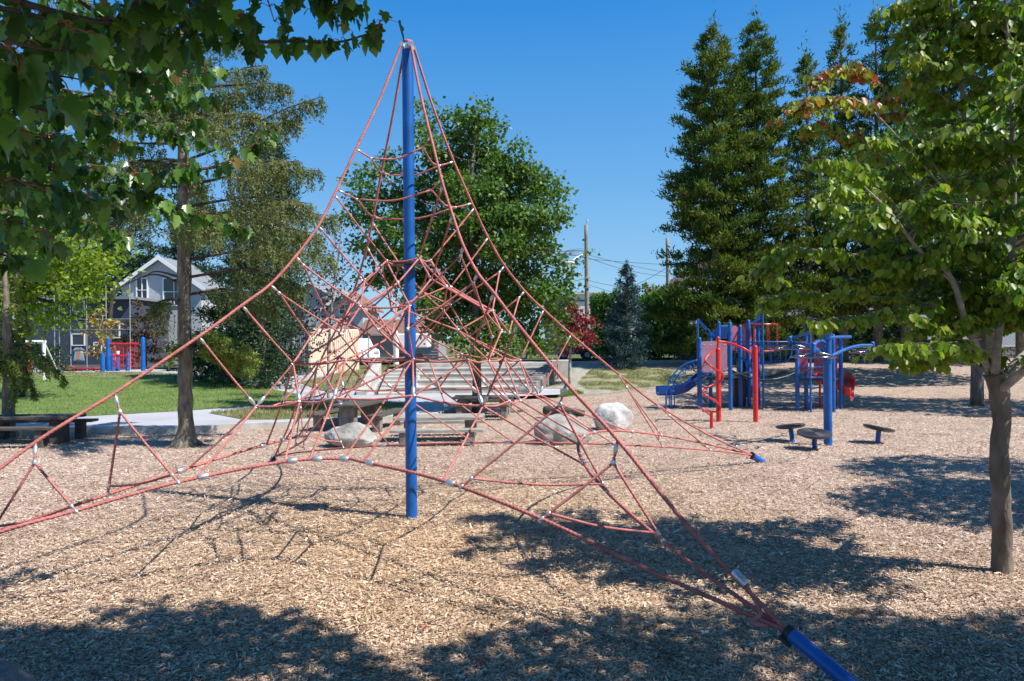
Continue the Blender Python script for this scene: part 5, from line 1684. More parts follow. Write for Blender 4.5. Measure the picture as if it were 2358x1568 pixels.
shade_tree('shade tree standing right of the playground, outside the view', (11.6, 8.0, 0), (11.2, 8.0, 6.0), [(10.6, 7.6, 5.2, 2.3, 1.5, 1.5, 5500, .16), (12.4, 9.2, 6.2, 2.2, 2.0, 1.6, 5000, .16)])
# big grey trunk at the right, high crown; rear lobes added for shade
bt = G(2250, 934)
shade_tree('thick pale grey trunk behind the near tree at the right edge', bt, (bt.x + .1, bt.y, 7.5), [(bt.x + .3, bt.y + .5, 7.6, 4.0, 3.6, 2.4, 9000, .22), (bt.x + 4.5, bt.y - 2, 7.0, 4, 3.2, 2.2, 7000, .22), (bt.x + 7.5, 30, 9.0, 5, 3.6, 3.5, 11000, .24), (bt.x + 2, 29, 8.5, 4, 3, 2.5, 5000, .24)], tr=.20)
# ============================================================ BUILDINGS, FENCES, FAR THINGS
def gabled_house(label, cx, d, w_, dep, z0, zeave, zridge, wallm, roofm, windows, name='house', fascia=True, cat='house'):
    o = thing(name, label, cat, (cx, d, z0))
    x0, x1 = cx - w_ / 2, cx + w_ / 2
    MB().prism([(x0, d, z0 - .3), (x1, d, z0 - .3), (x1, d, zeave), (cx, d, zridge), (x0, d, zeave)], (0, dep, 0)).build('wall', M[wallm], o)
    ov = .55
    sl_ = (zridge - zeave) / (w_ / 2)
    roof = MB()
    for s in (-1, 1):
        a = Vector((cx, d - ov, zridge + .02)); b_ = Vector((cx + s * (w_ / 2 + ov), d - ov, zeave - sl_ * ov + .02))
        roof.prism([a, b_, b_ + Vector((0, 0, .16)), a + Vector((0, 0, .16))], (0, dep + 2 * ov, 0))
    rf = roof.build('roof', M[roofm], o)
    if fascia:
        for s in (-1, 1):
            a = Vector((cx, d - ov - .05, zridge - .14)); b_ = Vector((cx + s * (w_ / 2 + ov + .05), d - ov - .05, zeave - sl_ * (ov + .05) - .14))
            MB().prism([a, b_, b_ + Vector((0, 0, .38)), a + Vector((0, 0, .38))], (0, .045, 0)).build('bargeboard', M['white'], rf)
    for (wx, wz, ww, wh) in windows:
        f = MB()
        t = .09
        for dx, dz_, sx, sz in ((-ww / 2, 0, t, wh + t), (ww / 2, 0, t, wh + t), (0, -wh / 2, ww + t, t), (0, wh / 2, ww + t, t), (0, 0, t * .6, wh), (0, 0, ww, t * .6)):
            f.box((wx + dx, d - .05 - (.01 if sx > sz else 0), wz + dz_), (sx, .1, sz))
        fr = f.build('window', M['white'], o)
        MB().box((wx, d - .012, wz), (ww - t, .02, wh - t)).build('pane', M['glass'], fr)
    return o
# grey gabled house at the left
hd = 60.0
def HX(px, d=hd): return V(px, 700, d).x
def HZ(px, py, d=hd): return V(px, py, d).z
ax_ = HX(372)
gabled_house('light grey stucco gable house with white roof edges behind the lawn', ax_, hd, (HX(455) - HX(272)), 5, .3, HZ(372, 660), HZ(372, 596), 'stucco', 'roofgy',
             [(HX(328), HZ(328, 668), .95, 2.1), (HX(402), HZ(402, 672), 1.9, 2.4), (HX(300), HZ(300, 775), 1.1, 1.6)])
dk = thing('building', 'low dark slate blue building with white framed windows behind the tall pole fence', 'building', (HX(180, 54), 54, .3))
x0, x1 = HX(60, 54), HX(300, 54)
MB().box(((x0 + x1) / 2, 57, HZ(180, 690, 54) / 2), (x1 - x0, 6, HZ(180, 690, 54))).build('wall', M['navy'], dk)
MB().box(((x0 + x1) / 2, 56.9, HZ(180, 690, 54) + .1), (x1 - x0 + .6, 6.8, .22)).build('roof', M['roofgy'], dk)
for px, py, ww, wh in ((92, 712, .7, 1.0), (182, 705, .9, .9), (180, 782, 1.0, .9), (225, 800, .6, .8), (262, 760, .9, 1.2)):
    wx, wz = HX(px, 54), HZ(px, py, 54)
    fr = MB()
    for dx, dz_, sx, sz in ((-ww / 2, 0, .08, wh + .08), (ww / 2, 0, .08, wh + .08), (0, -wh / 2, ww, .08), (0, wh / 2, ww, .08)):
        fr.box((wx + dx, 53.96, wz + dz_), (sx, .08, sz))
    fr = fr.build('window', M['white'], dk)
    MB().box((wx, 53.985, wz), (ww, .03, wh)).build('pane', M['glass'], fr)
# painted shirt shaped board
td = 45.6
so_ = [(1175, 432), (1210, 430), (1240, 438), (1275, 430), (1330, 478), (1308, 500), (1300, 490), (1330, 650), (1150, 645), (1180, 500), (1165, 495), (1140, 475)]
sh_ = MB().prism([V(*Z7(x, y), td) for x, y in so_], (0, .03, 0))
so2 = props(sh_.build('shirt_board', mat('faded_blue_board', (.30, .42, .50), .7, 0, 2, .25), origin=V(*Z7(1240, 650), td)), 'faded blue and pink shirt shaped board hung on the tall pole fence', 'sign board')
MB().prism([V(*Z7(x, y), td - .012) for x, y in ((1212, 500), (1225, 440), (1240, 500), (1255, 440), (1262, 510), (1258, 650), (1210, 640))], (0, .01, 0)).build('hand_print', mat('faded_orange', (.55, .28, .14), .7), so2)
MB().prism([V(*Z7(x, y), td - .012) for x, y in ((1255, 445), (1300, 470), (1322, 480), (1300, 498), (1265, 500))], (0, .01, 0)).build('sleeve', mat('faded_lilac', (.45, .33, .45), .7), so2)
# tall galvanised fence, left
def polefence(label, pxs, ytop, ybot, d, rails, m, r=.035, mesh=.35, z0=.3, ext=None, name='fence'):
    o = thing(name, label, 'fence', (V(pxs[0], 800, d).x, d, z0))
    zt = V(pxs[len(pxs) // 2], ytop, d).z
    for px in pxs:
        x = V(px, 800, d).x
        MB().tube([(x, d, z0 - .1), (x, d, zt)], r, 8).build('post', M[m], o, smooth='auto')
    xa, xb = V(ext[0] if ext else pxs[0], 800, d).x, V(ext[1] if ext else pxs[-1], 800, d).x
    for ry in rails:
        z = V(pxs[len(pxs) // 2], ry, d).z
        MB().tube([(xa, d - .01, z), (xb, d - .01, z)], r * .7, 6).build('rail', M[m], o, smooth='auto')
    if mesh:
        mb = MB(); hgt = zt - z0; x = xa - hgt
        while x < xb:
            for s in (1, -1):
                a = Vector((x if s > 0 else x + hgt, d + .02 * s, z0)); b_ = a + Vector((s * hgt, 0, hgt))
                lo, hi_ = 0, 1
                # clip to [xa, xb]
                dx = b_.x - a.x
                t0 = (xa - a.x) / dx; t1 = (xb - a.x) / dx
                if t0 > t1: t0, t1 = t1, t0
                t0 = max(0, t0); t1 = min(1, t1)
                if t1 > t0: mb.tube([a.lerp(b_, t0), a.lerp(b_, t1)], .0035, 3, caps=False)
            x += mesh
        mb.build('wire_mesh', M[m], o)
polefence('tall galvanised pole fence behind the left play area', [126, 137, 163, 200, 245, 300], 655, 856, 45, [735, 759], 'galv', r=.026, mesh=0, ext=(126, 300))
polefence('dark wire fence with high top rail behind the tower and blue spruce', [1190, 1300, 1500, 1622, 1720, 1830, 1940, 2050, 2160, 2280, 2400], 716, 838, 41, [718, 832], 'fenced', r=.03, mesh=.22, z0=.75, ext=(1360, 2420))
# block wall at the right
xa, xb = V(1560, 800, 43).x, V(2420, 800, 43).x
zt = .78 + .72
bw = thing('block_wall', 'low rough grey block retaining wall behind the conifer trunks', 'retaining wall', ((xa + xb) / 2, 43, .78))
mb = MB()
n_ = int((xb - xa) / .42)
for r_ in range(4):
    for k in range(n_):
        mb.box((xa + (k + .5 * (r_ % 2)) * .42, 43.2 + random.uniform(-.03, .03), .78 + .09 + r_ * .175), (.40, .42, .165))
mb.build('blocks', M['wallst'], bw, bevel=.03, seg=1)
MB().box(((xa + xb) / 2, 43.2, .78 + .76), (xb - xa, .5, .07)).build('coping', M['conc'], bw)

# storage container
cdp = 37.0
A = V(641, 853, cdp); z0 = gz(A.x, cdp) ; zt = V(660, 757, cdp).z
xl, xm, xr = V(641, 800, cdp).x, V(716, 800, cdp).x, V(792, 800, cdp + 3).x
co = thing('storage_container', 'pale storage container with door end coloured as shade, left of the plum tree', 'container', (xl, cdp, z0))
pf = [Vector((xl, cdp, z0)), Vector((xm, cdp - .2, z0)), Vector((xr + .6, cdp + 4.2, z0)), Vector((xr - 1.2, cdp + 4.8, z0))]
MB().prism([p + Vector((0, 0, .08)) for p in pf], (0, 0, zt - z0 - .08)).build('body', M['cream'], co, bevel=.02)
fr = MB()
n_ = 16
a, b_ = pf[0] + Vector((0, -.03, 0)), pf[1] + Vector((0, -.03, 0))
for k in range(n_):
    p = a.lerp(b_, (k + .5) / n_)
    fr.box((p.x, p.y, (z0 + zt) / 2), ((b_ - a).length / n_ * .55, .06, zt - z0 - .25))
fr.build('door', M['creamshade'], co)
fr = MB()
for t in (0, .5, 1):
    p = a.lerp(b_, t); fr.box((p.x, p.y - .03, (z0 + zt) / 2), (.08, .1, zt - z0))
fr.box((a + b_) / 2 + Vector((0, -.03, zt - z0)), ((b_ - a).length + .1, .12, .1)); fr.build('door_frame', M['cream'], co)
sd = MB()
a, b_ = pf[1], pf[2]; L_ = (b_ - a).length; u = (b_ - a).normalized()
for k in range(26):
    p = a + u * L_ * (k + .5) / 26 + Vector((u.y, -u.x, 0)) * .02
    sd.box((p.x, p.y, (z0 + zt) / 2), (L_ / 26 * .5, .05, zt - z0 - .2), rz=math.atan2(u.y, u.x))
sd.build('corrugation', M['cream'], co)

# brown roofed low house with grey siding, behind the mast
bd = 52.0
x0, x1 = V(835, 760, bd).x, V(1010, 760, bd).x
bh = thing('low_house', 'low grey sided house with brown shingle roof behind the white trailer', 'house', ((x0 + x1) / 2, bd, .78))
ze = V(900, 769, bd).z; zr = V(900, 742, bd).z
MB().box(((x0 + x1) / 2, bd + 3, (.7 + ze) / 2), (x1 - x0, 6, ze - .7)).build('wall', M['siding'], bh)
MB().prism([(x0 - .4, bd - .5, ze), (x0 - .4, bd + 3, zr + .3), (x0 - .4, bd + 6.5, ze)], (x1 - x0 + .8, 0, 0)).build('roof', M['brick'], bh)
mb = MB()
for k in range(9): mb.box(((x0 + x1) / 2, bd - .02, .9 + k * .22), (x1 - x0, .05, .03))
mb.build('siding_lines', M['siding'], bh)
gabled_house('small grey house gable with brown roof behind the plum tree', V(795, 700, 70).x, 70, 3.6, 8, .8, HZ(775, 705, 70), HZ(775, 672, 70), 'stucco', 'brick', [(V(795, 715, 70).x, HZ(775, 712, 70), 1.2, 1.0)])
gabled_house('grey roofed house behind the dark spruce', V(715, 700, 74).x, 74, 6.5, 8, .8, HZ(715, 690, 74), HZ(715, 650, 74), 'stucco', 'roofgy', [(V(700, 715, 74).x, HZ(700, 715, 74), 1.2, 1.0)])
# buildings over the hedge
wd = 95.0
x0, x1 = V(1310, 690, wd).x, V(1380, 690, wd).x
cb = thing('flat_roofed_building', 'white flat roofed building beyond the hedge beside the utility pole', 'building', ((x0 + x1) / 2, wd, .8))
MB().box(((x0 + x1) / 2, wd + 5, V(1340, 676, wd).z / 2), (x1 - x0, 10, V(1340, 676, wd).z)).build('wall', M['white'], cb)
MB().box(((x0 + x1) / 2, wd + 4.8, V(1340, 675, wd).z), (x1 - x0 + .4, 10.6, .25)).build('parapet', M['cream'], cb)
MB().box(((x0 + x1) / 2 , wd - .1, V(1340, 692, wd).z), (x1 - x0, .12, .2)).build('band', M['brick'], cb)
g2 = V(1290, 690, wd)
MB_ = MB().box((g2.x, wd + 4, V(1290, 685, wd).z / 2), (3.6, 8, V(1290, 685, wd).z))
props(MB_.build('annex_building', M['navy'], origin=(g2.x, wd, 0)), 'small dark grey building left of the white flat roofed one', 'building')
gabled_house('brown roofed house with white gable right of the utility pole', V(1405, 690, 80).x, 80, 2.9, 8, .8, HZ(1405, 698, 80), HZ(1405, 686, 80), 'white', 'brick', [], fascia=True)
# houses behind the tall conifers
gabled_house('dark roofed house behind the tall conifers', V(1640, 700, 60).x, 60, 7, 9, .8, HZ(1640, 668, 60), HZ(1640, 600, 60), 'stucco', 'brick', [(V(1620, 740, 60).x, HZ(1620, 745, 60), 1.3, 1.3)], fascia=False)
gabled_house('grey house seen between the conifer trunks at the right', V(1960, 700, 58).x, 58, 11, 9, .8, HZ(1960, 660, 58), HZ(1960, 590, 58), 'siding', 'roofgy', [(V(1900, 735, 58).x, HZ(1900, 735, 58), 1.3, 1.4), (V(1990, 735, 58).x, HZ(1990, 735, 58), 1.5, 1.4)])
gabled_house('pale house behind the near broadleaf tree', V(2260, 700, 60).x, 60, 11, 9, .8, HZ(2260, 670, 60), HZ(2260, 600, 60), 'stucco', 'roofgy', [(V(2240, 740, 60).x, HZ(2240, 740, 60), 1.5, 1.4)])

# vehicles
def car(name, label, x, y, z, L, m, tall=1.5, rz=0.0, cat='car'):
    o = thing(name, label, cat, (x, y, z)); o.rotation_euler = (0, 0, 0)
    W = 1.75
    R = Matrix.Rotation(rz, 3, 'Z')
    def W_(lx, ly, lz): return Vector((x, y, z)) + R @ Vector((lx, ly, lz))
    h = tall
    prof = [(-L / 2, .35), (-L / 2, .8), (-L * .42, h * .62), (-L * .36, h * .64), (-L * .28, h), (L * .18, h), (L * .30, h * .66), (L * .47, h * .56), (L / 2, .7), (L / 2, .35)]
    MB().prism([W_(px, -W / 2, pz) for px, pz in prof], R @ Vector((0, W, 0))).build('body', M[m], o, bevel=.06)
    gl = [(-L * .33, h * .66), (-L * .27, h * .94), (-L * .03, h * .94), (-L * .03, h * .66)]
    gl2 = [(0, h * .66), (0, h * .94), (L * .17, h * .94), (L * .26, h * .68)]
    for g in (gl, gl2):
        for s in (-1, 1):
            MB().prism([W_(px, s * (W / 2 + .006), pz) for px, pz in g], R @ Vector((0, .01 * s, 0))).build('window', M['glass'], o)
    for lx in (-L * .32, L * .32):
        for s in (-1, 1):
            c = W_(lx, s * (W / 2 - .08), .32); ax = R @ Vector((0, s, 0))
            w_ = MB().tube([c - ax * .1, c + ax * .1], .32, 18).build('wheel', M['black'], o, smooth='auto')
            MB().tube([c + ax * .1, c + ax * .112], .19, 14).build('rim', M['alu'], w_, smooth='auto')
    for s in (-1, 1):
        MB().box(W_(L / 2 + .005, s * .62, .72), (.04, .3, .16), rot=R).build('headlight', M['galv'], o)
car('parked_car', 'white parked car half hidden behind the plum tree', V(812, 800, 44).x, 44, .78, 4.2, 'carw', 1.6, rz=-.9)
car('parked_car', 'dark parked car behind the fence left of the blue spruce', V(1395, 800, 48).x, 48, .8, 4.4, 'card', 1.45)
car('parked_car', 'silver parked car behind the fence under the red maple', V(1250, 800, 48).x, 48, .8, 4.4, 'cars', 1.5)
car('parked_car', 'dark parked van behind the fence right of the blue spruce', V(1530, 800, 48).x, 48, .8, 4.6, 'card', 1.7)
# white trailer
tx0, tx1 = V(904, 790, 45).x, V(985, 790, 45).x
tl = thing('white_trailer', 'white box trailer behind the mast', 'trailer', ((tx0 + tx1) / 2, 45, .78))
zb, zt = V(940, 801, 45).z, V(940, 768, 45).z
MB().box(((tx0 + tx1) / 2, 46, (zb + zt) / 2), (tx1 - tx0, 2, zt - zb)).build('body', M['white'], tl, bevel=.08)
for px in (925, 965):
    w_ = MB().tube([(V(px, 800, 45).x, 45.0, .78 + .3), (V(px, 800, 45).x, 45.25, .78 + .3)], .3, 16).build('wheel', M['black'], tl, smooth='auto')
sl2 = MB(); p0 = V(912, 775, 41.5); sl2.tube([(p0.x, 41.5, .78), (p0.x, 41.5, p0.z - .1)], .16, 14).ell((p0.x, 41.5, p0.z - .1), (0, 0, 1), .5, .18, 12, 6)
props(sl2.build('wrapped_post', M['white'], origin=(p0.x, 41.5, .78)), 'short white wrapped post in front of the white trailer', 'post')
polefence('thin galvanised frame fence in front of the grey sided house', [849, 907], 770, 838, 42, [771], 'galv', r=.04, mesh=0, z0=.78)

# utility poles, lamp and wires
def upole(label, px, ytop, d, r, name='utility_pole'):
    p = V(px, ytop, d)
    o = thing(name, label, 'utility pole', (p.x, d, .8))
    trunk_obj(o, [(p.x + .02, d, .6), (p.x, d, p.z * .5), (p.x - .02, d, p.z)], [r * 1.15, r, r * .8], M['pole'], name='shaft', n=12, rough=.02)
    return o, p
up, upt_ = upole('tall wooden utility pole rising beyond the maple tree', 1350, 518, 58, .19)
MB().tube([upt_, upt_ + Vector((.05, 0, .3))], .03, 6).ell(upt_ + Vector((.1, 0, .38)), (1, 0, 0), .12, .05, 8, 4).build('insulator', M['galv'], up)
lp = V(1312, 605, 57); at = V(1352, 583, 58)
MB().tube(catmull([at, (at + lp) / 2 + Vector((0, 0, .15)), lp], 4), .035, 6).build('lamp_arm', M['galv'], up)
MB().ell(lp, (1, 0, 0), .42, .14, 12, 6).build('lamp_head', M['cream'], up, smooth=True)
for y_ in (640, 662): MB().box(V(1352, y_, 57.8), (.5, .1, .08)).build('bracket', M['galv'], up)
up2, up2t = upole('second wooden utility pole half hidden left of the tall conifers', 1537, 548, 60, .17)
def wire(a, b_, sag, label):
    A, B = V(*a), V(*b_)
    pts = [A.lerp(B, t) - Vector((0, 0, sag * 4 * t * (1 - t))) for t in np.linspace(0, 1, 13)]
    o = MB().tube(pts, .022, 5).build('overhead_wire', M['wire'], origin=A)
    props(o, label, 'wire', 'overhead wires')
wire((1352, 586, 58), (1700, 650, 60), .3, 'upper wire running right from the lamp arm height of the pole')
wire((1352, 592, 58), (1537, 636, 60), .3, 'wire from the pole to the second pole, just below the upper wire')
wire((1353, 645, 58), (1537, 664, 60), .3, 'middle wire running right from the tall utility pole')
wire((1353, 655, 58), (1700, 715, 58), .5, 'lower wire dropping right from the tall utility pole')
wire((1537, 615, 60), (1430, 668, 70), .2, 'slanting wire dropping left from the second pole')
wire((1353, 640, 58), (1100, 660, 56), .4, 'wire running left from the tall utility pole into the maple crown')
wire((1290, 668, 60), (1420, 676, 60), .1, 'lowest wire above the white flat roofed building')
wire((1353, 596, 58), (1700, 612, 75), .2, 'thin faint wire running right just under the lamp arm')

# ============================================================ LEFT PLAY AREA
def lp_(px, py, d=42.0): return V(px, py, d)
nf = thing('net_frame', 'blue posts holding a red square climbing net by the far lawn', 'climbing frame', (lp_(300, 850).x, 42, .44))
ZB = .4
def bpost(px, ytop, d, r=.13, m='blue'):
    p = V(px, ytop, d)
    MB().tube([(p.x, d, ZB - .2), (p.x, d, p.z - r), (p.x, d, p.z - r * .4), (p.x, d, p.z)], [r, r, r * .8, r * .1], 14).build('post', M[m], nf, smooth='auto')
for x7, y7, d in ((1612, 515, 41.5), (1700, 275, 42), (2247, 262, 42), (1770, 512, 43.5), (1848, 560, 43), (2005, 505, 43.5)):
    bpost(*Z7(x7, y7), d)
def rail7(a, b_, d, r, nm='rail'):
    MB().tube([V(*Z7(*a), d), V(*Z7(*b_), d)], r, 8).build(nm, M['red'], nf, smooth='auto')
rail7((1690, 382), (2250, 372), 42, .07, 'top_rail'); rail7((1610, 562), (2010, 558), 42.6, .05, 'low_rail')
def netpanel(x0, x1, x2, x3, y0, y1, nv, nh):
    mb = MB()
    for i in range(nv):
        t = i / (nv - 1)
        mb.tube([V(*Z7(x0 + (x1 - x0) * t, y0), 42), V(*Z7(x2 + (x3 - x2) * t + random.uniform(-4, 4), y1), 42.05)], .026, 5)
    for k in range(1, nh + 1):
        for i in range(nv - 1):
            yy = y0 + (y1 - y0) * (k - (.35 if i % 2 else 0)) / nh
            f = (yy - y0) / (y1 - y0)
            a = (x0 + (x2 - x0) * f); b__ = (x1 + (x3 - x1) * f)
            mb.tube([V(*Z7(a + (b__ - a) * i / (nv - 1), yy), 42), V(*Z7(a + (b__ - a) * (i + 1) / (nv - 1), yy), 42)], .024, 5)
    mb.build('rope_net', M['red'], nf)
netpanel(1768, 1942, 1780, 1945, 380, 755, 4, 6); netpanel(2000, 2175, 2010, 2180, 378, 755, 4, 6)
MB().ell(V(*Z7(1848, 520), 42.9), (0, 0, 1), .17, .16, 10, 6).build('post_cap', M['white'], nf, smooth=True)
MB().tube(catmull([V(*Z7(x, y), 42.8) for x, y in ((1835, 520), (1812, 590), (1815, 660), (1832, 710))], 4), .06, 8).build('handrail', M['pinkbar'], nf, smooth=True)
# kerb of the play surface
mb = MB()
for a, b_, d in (((1660, 800), (2358 * 1.1, 770), 41), ((620, 800), (1480, 795), 41.2)):
    A, B = V(*Z7(*a), d), V(*Z7(*b_), d)
    mb.box(((A.x + B.x) / 2, d, .42), (abs(B.x - A.x), .3, .22))
props(mb.build('concrete_edging', M['conc'], bevel=.02, origin=(-24, 41, .4)), 'pale concrete edging around the far left play area', 'edging')
rs = G(150, 846); patchp = [(150, 851), (300, 849), (420, 846), (420, 838), (100, 840)]
patch('rubber_surface', patchp, mat('dark_rubber_surface', (.05, .055, .06), .9, 0, 8, .2), .20, 2)
# soccer goal
gdp = G(100, 876, LZ).y
go = thing('soccer_goal', 'white steel soccer goal on the lawn at the far left', 'goal', (V(100, 876, gdp).x, gdp, LZ))
gx, gzt = V(101, 787, gdp).x, V(101, 787, gdp).z
gxl = V(-75, 790, gdp).x
MB().tube([(gx, gdp, LZ - .05), (gx, gdp, gzt)], .085, 12).build('post', M['white'], go, smooth='auto')
MB().tube([(gxl, gdp, LZ - .05), (gxl, gdp, gzt)], .085, 12).build('post', M['white'], go, smooth='auto')
MB().tube([(gx + .085, gdp - .002, gzt), (gxl - .085, gdp - .002, gzt)], .085, 12).build('crossbar', M['white'], go, smooth='auto')
MB().tube([(gx, gdp, gzt), (gx - .1, gdp + 1.6, LZ)], .04, 8).tube([(gxl, gdp, gzt), (gxl, gdp + 1.6, LZ)], .04, 8).tube([(gx, gdp, LZ + .04), (gx - .1, gdp + 1.6, LZ + .04)], .04, 8).tube([(gxl, gdp + 1.6, LZ + .04), (gx - .1, gdp + 1.6, LZ + .04)], .04, 8).build('back_frame', M['white'], go, smooth='auto')
# red ladder post, painted ball, picnic tables, red bench
b_ = V(*Z7(455, 715), 43)
rl = MB()
top = V(*Z7(455, 468), 43)
rl.tube([(b_.x - .08, 43, .3), (b_.x - .08, 43, top.z)], .05, 8).tube([(b_.x + .14, 43, .3), (b_.x + .14, 43, top.z)], .05, 8)
for k in range(7): rl.tube([(b_.x - .08, 43, .6 + k * .25), (b_.x + .14, 43, .6 + k * .25)], .03, 6)
props(rl.build('ladder_post', M['red'], origin=(b_.x, 43, .3)), 'narrow red ladder post beside the painted panel', 'climber')
bp_ = V(*Z7(600, 665), 43.4)
disc = MB(); disc.tube([(bp_.x, 43.35, bp_.z), (bp_.x, 43.5, bp_.z)], .50, 24)
pd = disc.build('painted_disc', mat('painted_blue_disc', (.22, .45, .60), .5, 0, 1.6, .3, c2=(.65, .66, .62)), origin=(bp_.x, 43.4, .4)); props(pd, 'round blue and white painted panel behind the goal post', 'play panel')
MB().ell(bp_ + Vector((-1.0, .3, -.02)), (1, 0, 0), .38, .34, 12, 6)
ob = MB().ell(bp_ + Vector((-.95, .3, -.05)), (1, 0, 0), .40, .34, 14, 8); props(ob.build('play_tunnel', M['red'], smooth=True, origin=(bp_.x - .95, 43.7, .4)), 'orange red rounded play drum left of the painted panel', 'play equipment')
def smalltable(label, x7, y7, d, w_, m, name='picnic_table', cat='picnic table', benchonly=False):
    c = V(*Z7(x7, y7), d); o = thing(name, label, cat, (c.x, d, .35))
    z = c.z
    MB().box((c.x, d, z), (w_, .7, .07)).build('top', M[m], o, bevel=.01)
    for s in (-1, 1):
        if not benchonly: MB().box((c.x, d + s * .65, z - .28), (w_, .25, .05)).build('seat', M[m], o, bevel=.01)
        MB().box((c.x + s * w_ * .35, d, (z + .3) / 2), (.08, .1, z - .3)).build('leg', M[m], o)
smalltable('dark red picnic table by the tall pole fence', 975, 735, 43.5, 1.6, 'brick')
smalltable('brown tilted picnic table behind the goal post', 820, 705, 43.8, 1.4, 'brick')
smalltable('low red bench below the shirt shaped board', 1312, 758, 43.2, 1.9, 'red', 'bench', 'bench', True)

# ============================================================ BOULDERS, TABLES
def boulder(label, c, size, m, seed=0, rz=0.0, name='boulder', rough=.22):
    bm = bmesh.new(); bmesh.ops.create_icosphere(bm, subdivisions=5, radius=1.0)
    off = Vector((seed * 7.3, seed * 3.1, seed * 5.7))
    R = Matrix.Rotation(rz, 3, 'Z')
    for v in bm.verts:
        p = v.co.copy()
        f = 1 + rough * mnoise.noise(p * 1.1 + off) + rough * .35 * mnoise.noise(p * 2.9 + off) + .03 * mnoise.noise(p * 8 + off)
        p = p * f
        p.z = max(p.z, -.62)
        for k in range(5):     # facets
            n = Vector((math.sin(k * 2.1 + seed), math.cos(k * 1.7 + seed * 2), .35 * math.sin(k + seed))).normalized()
            dd = p.dot(n) - .80
            if dd > 0: p -= n * dd * .75
        v.co = Vector(c) + R @ Vector((p.x * size[0], p.y * size[1], p.z * size[2]))
    me = bpy.data.meshes.new(name); bm.to_mesh(me); bm.free()
    me.polygons.foreach_set('use_smooth', [True] * len(me.polygons))
    o = rawobj(name, me, M[m], origin=(c[0], c[1], c[2] - size[2] * .6))
    return props(o, label, 'boulder')
def bpx(px, pyb, wpx, hpx, label, m, seed, rz=0., dep=1.0):
    b = G(px, pyb); d = b.y
    rx = wpx / FPX * d / 2 * 1.03; hz = hpx / FPX * d
    return boulder(label, (b.x, d + rx * dep * .5, hz * .40), (rx, rx * dep, hz * .62), m, seed, rz)
bpx(803, 1030, 118, 52, 'long pale grey boulder in front of the stone table', 'rock', 1, .1, .7)
bpx(1292, 1024, 132, 62, 'low wide grey boulder at the right end of the picnic tables', 'rock', 2, 0., .7)
bpx(1411, 993, 96, 66, 'round bright white topped boulder right of the net', 'rockw', 3, .2, .8)
bpx(473, 853, 40, 20, 'dark rounded rock right of the drooping conifer trunk', 'rockd', 4)
bpx(503, 858, 44, 16, 'flat pale rock behind the lawn path', 'rock', 5)
bpx(597, 859, 46, 20, 'squat pale rock left of the storage container', 'rock', 6)
fb_ = V(18, 1568, 3.45)
boulder('dark grey boulder corner at the bottom left', (fb_.x - .32, 3.35, .30), (.50, .48, .46), 'rockd', 8, rough=.15)
# log
a = G(1255, 962); A = V(1253, 945, a.y); B = V(1345, 952, a.y - .5)
lg = trunk_obj(None, [A, A.lerp(B, .5) + Vector((0, 0, .03)), B], [.14, .13, .11], M['barkdk'], name='driftwood_log') if False else None
mb = MB(); mb.tube(catmull([A, A.lerp(B, .5) + Vector((0, 0, .02)), B], 5), [.12, .14, .14, .13, .13, .13, .12, .12, .11, .10, .09], 12)
props(mb.build('fallen_log', M['woodd'], smooth=True, origin=a), 'dark log lying behind the low wide boulder', 'log')
mb = MB(); mb.box((A.x + .3, a.y + .05, .1), (.25, .25, .22)).box((B.x - .3, a.y - .35, .1), (.25, .25, .22)); props(mb.build('log_support', M['ped'], bevel=.03, origin=(A.x, a.y, 0)), 'small stone blocks under the dark log', 'stone blocks')

def plank_table(name, label, cx, cy, rz, L, ztop, zseat, wtop=.72, m='wood', legs='ped', seats=(-1, 1), soff=.72, sw=.30):
    o = thing(name, label, 'picnic table', (cx, cy, 0))
    R = Matrix.Rotation(rz, 3, 'Z')
    def W_(x, y, z): return Vector((cx, cy, 0)) + R @ Vector((x, y, z))
    tp_ = MB()
    n = 4
    for k in range(n):
        tp_.box(W_(random.uniform(-.02, .02), (k - 1.5) * wtop / n, ztop - .035 + random.uniform(-.004, .004)), (L, wtop / n - .012, .07), rot=R)
    tp_.build('tabletop', M[m], o, bevel=.008)
    for s in (-1, 1):
        MB().box(W_(s * L * .34, 0, (ztop - .07) / 2), (.22, .42, ztop - .07), rot=R).build('pedestal', M[legs], o, bevel=.02)
    for s in seats:
        st = MB()
        for q in (-.5, .5):
            st.box(W_(0, s * soff + q * (sw / 2), zseat - .03), (L, sw / 2 - .01, .06), rot=R)
        st.build('seat', M[m], o, bevel=.008)
        for e in (-1, 1):
            MB().box(W_(e * L * .36, s * soff, (zseat - .06) / 2), (.17, .22, zseat - .06), rot=R).build('seat_leg', M[legs], o, bevel=.02)
    return o
# centre table, seen from its long side
f = G(1005, 1028); xl, xr = V(896, 990, f.y).x, V(1111, 990, f.y).x
zs = V(1005, 989, f.y).z; zt_ = V(1015, 958, f.y + .75).z
plank_table('picnic_table', 'long grey plank picnic table on stone legs right behind the mast', (xl + xr) / 2, f.y + .85, .02, xr - xl, zt_, zs, soff=.78)
f = G(1110, 968); xl, xr = V(1040, 932, f.y).x, V(1182, 932, f.y).x
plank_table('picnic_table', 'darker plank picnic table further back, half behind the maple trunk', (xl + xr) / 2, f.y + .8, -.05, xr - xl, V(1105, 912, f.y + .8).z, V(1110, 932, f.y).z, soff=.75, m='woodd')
# end-on table left of it
f = G(815, 992)
plank_table('picnic_table', 'dark slanting plank table on a stone pedestal seen end on', V(815, 960, f.y).x, f.y + .6, math.radians(78), 1.9, V(815, 930, f.y).z, V(740, 953, f.y).z, wtop=.85, soff=.80, sw=.36, m='woodd')
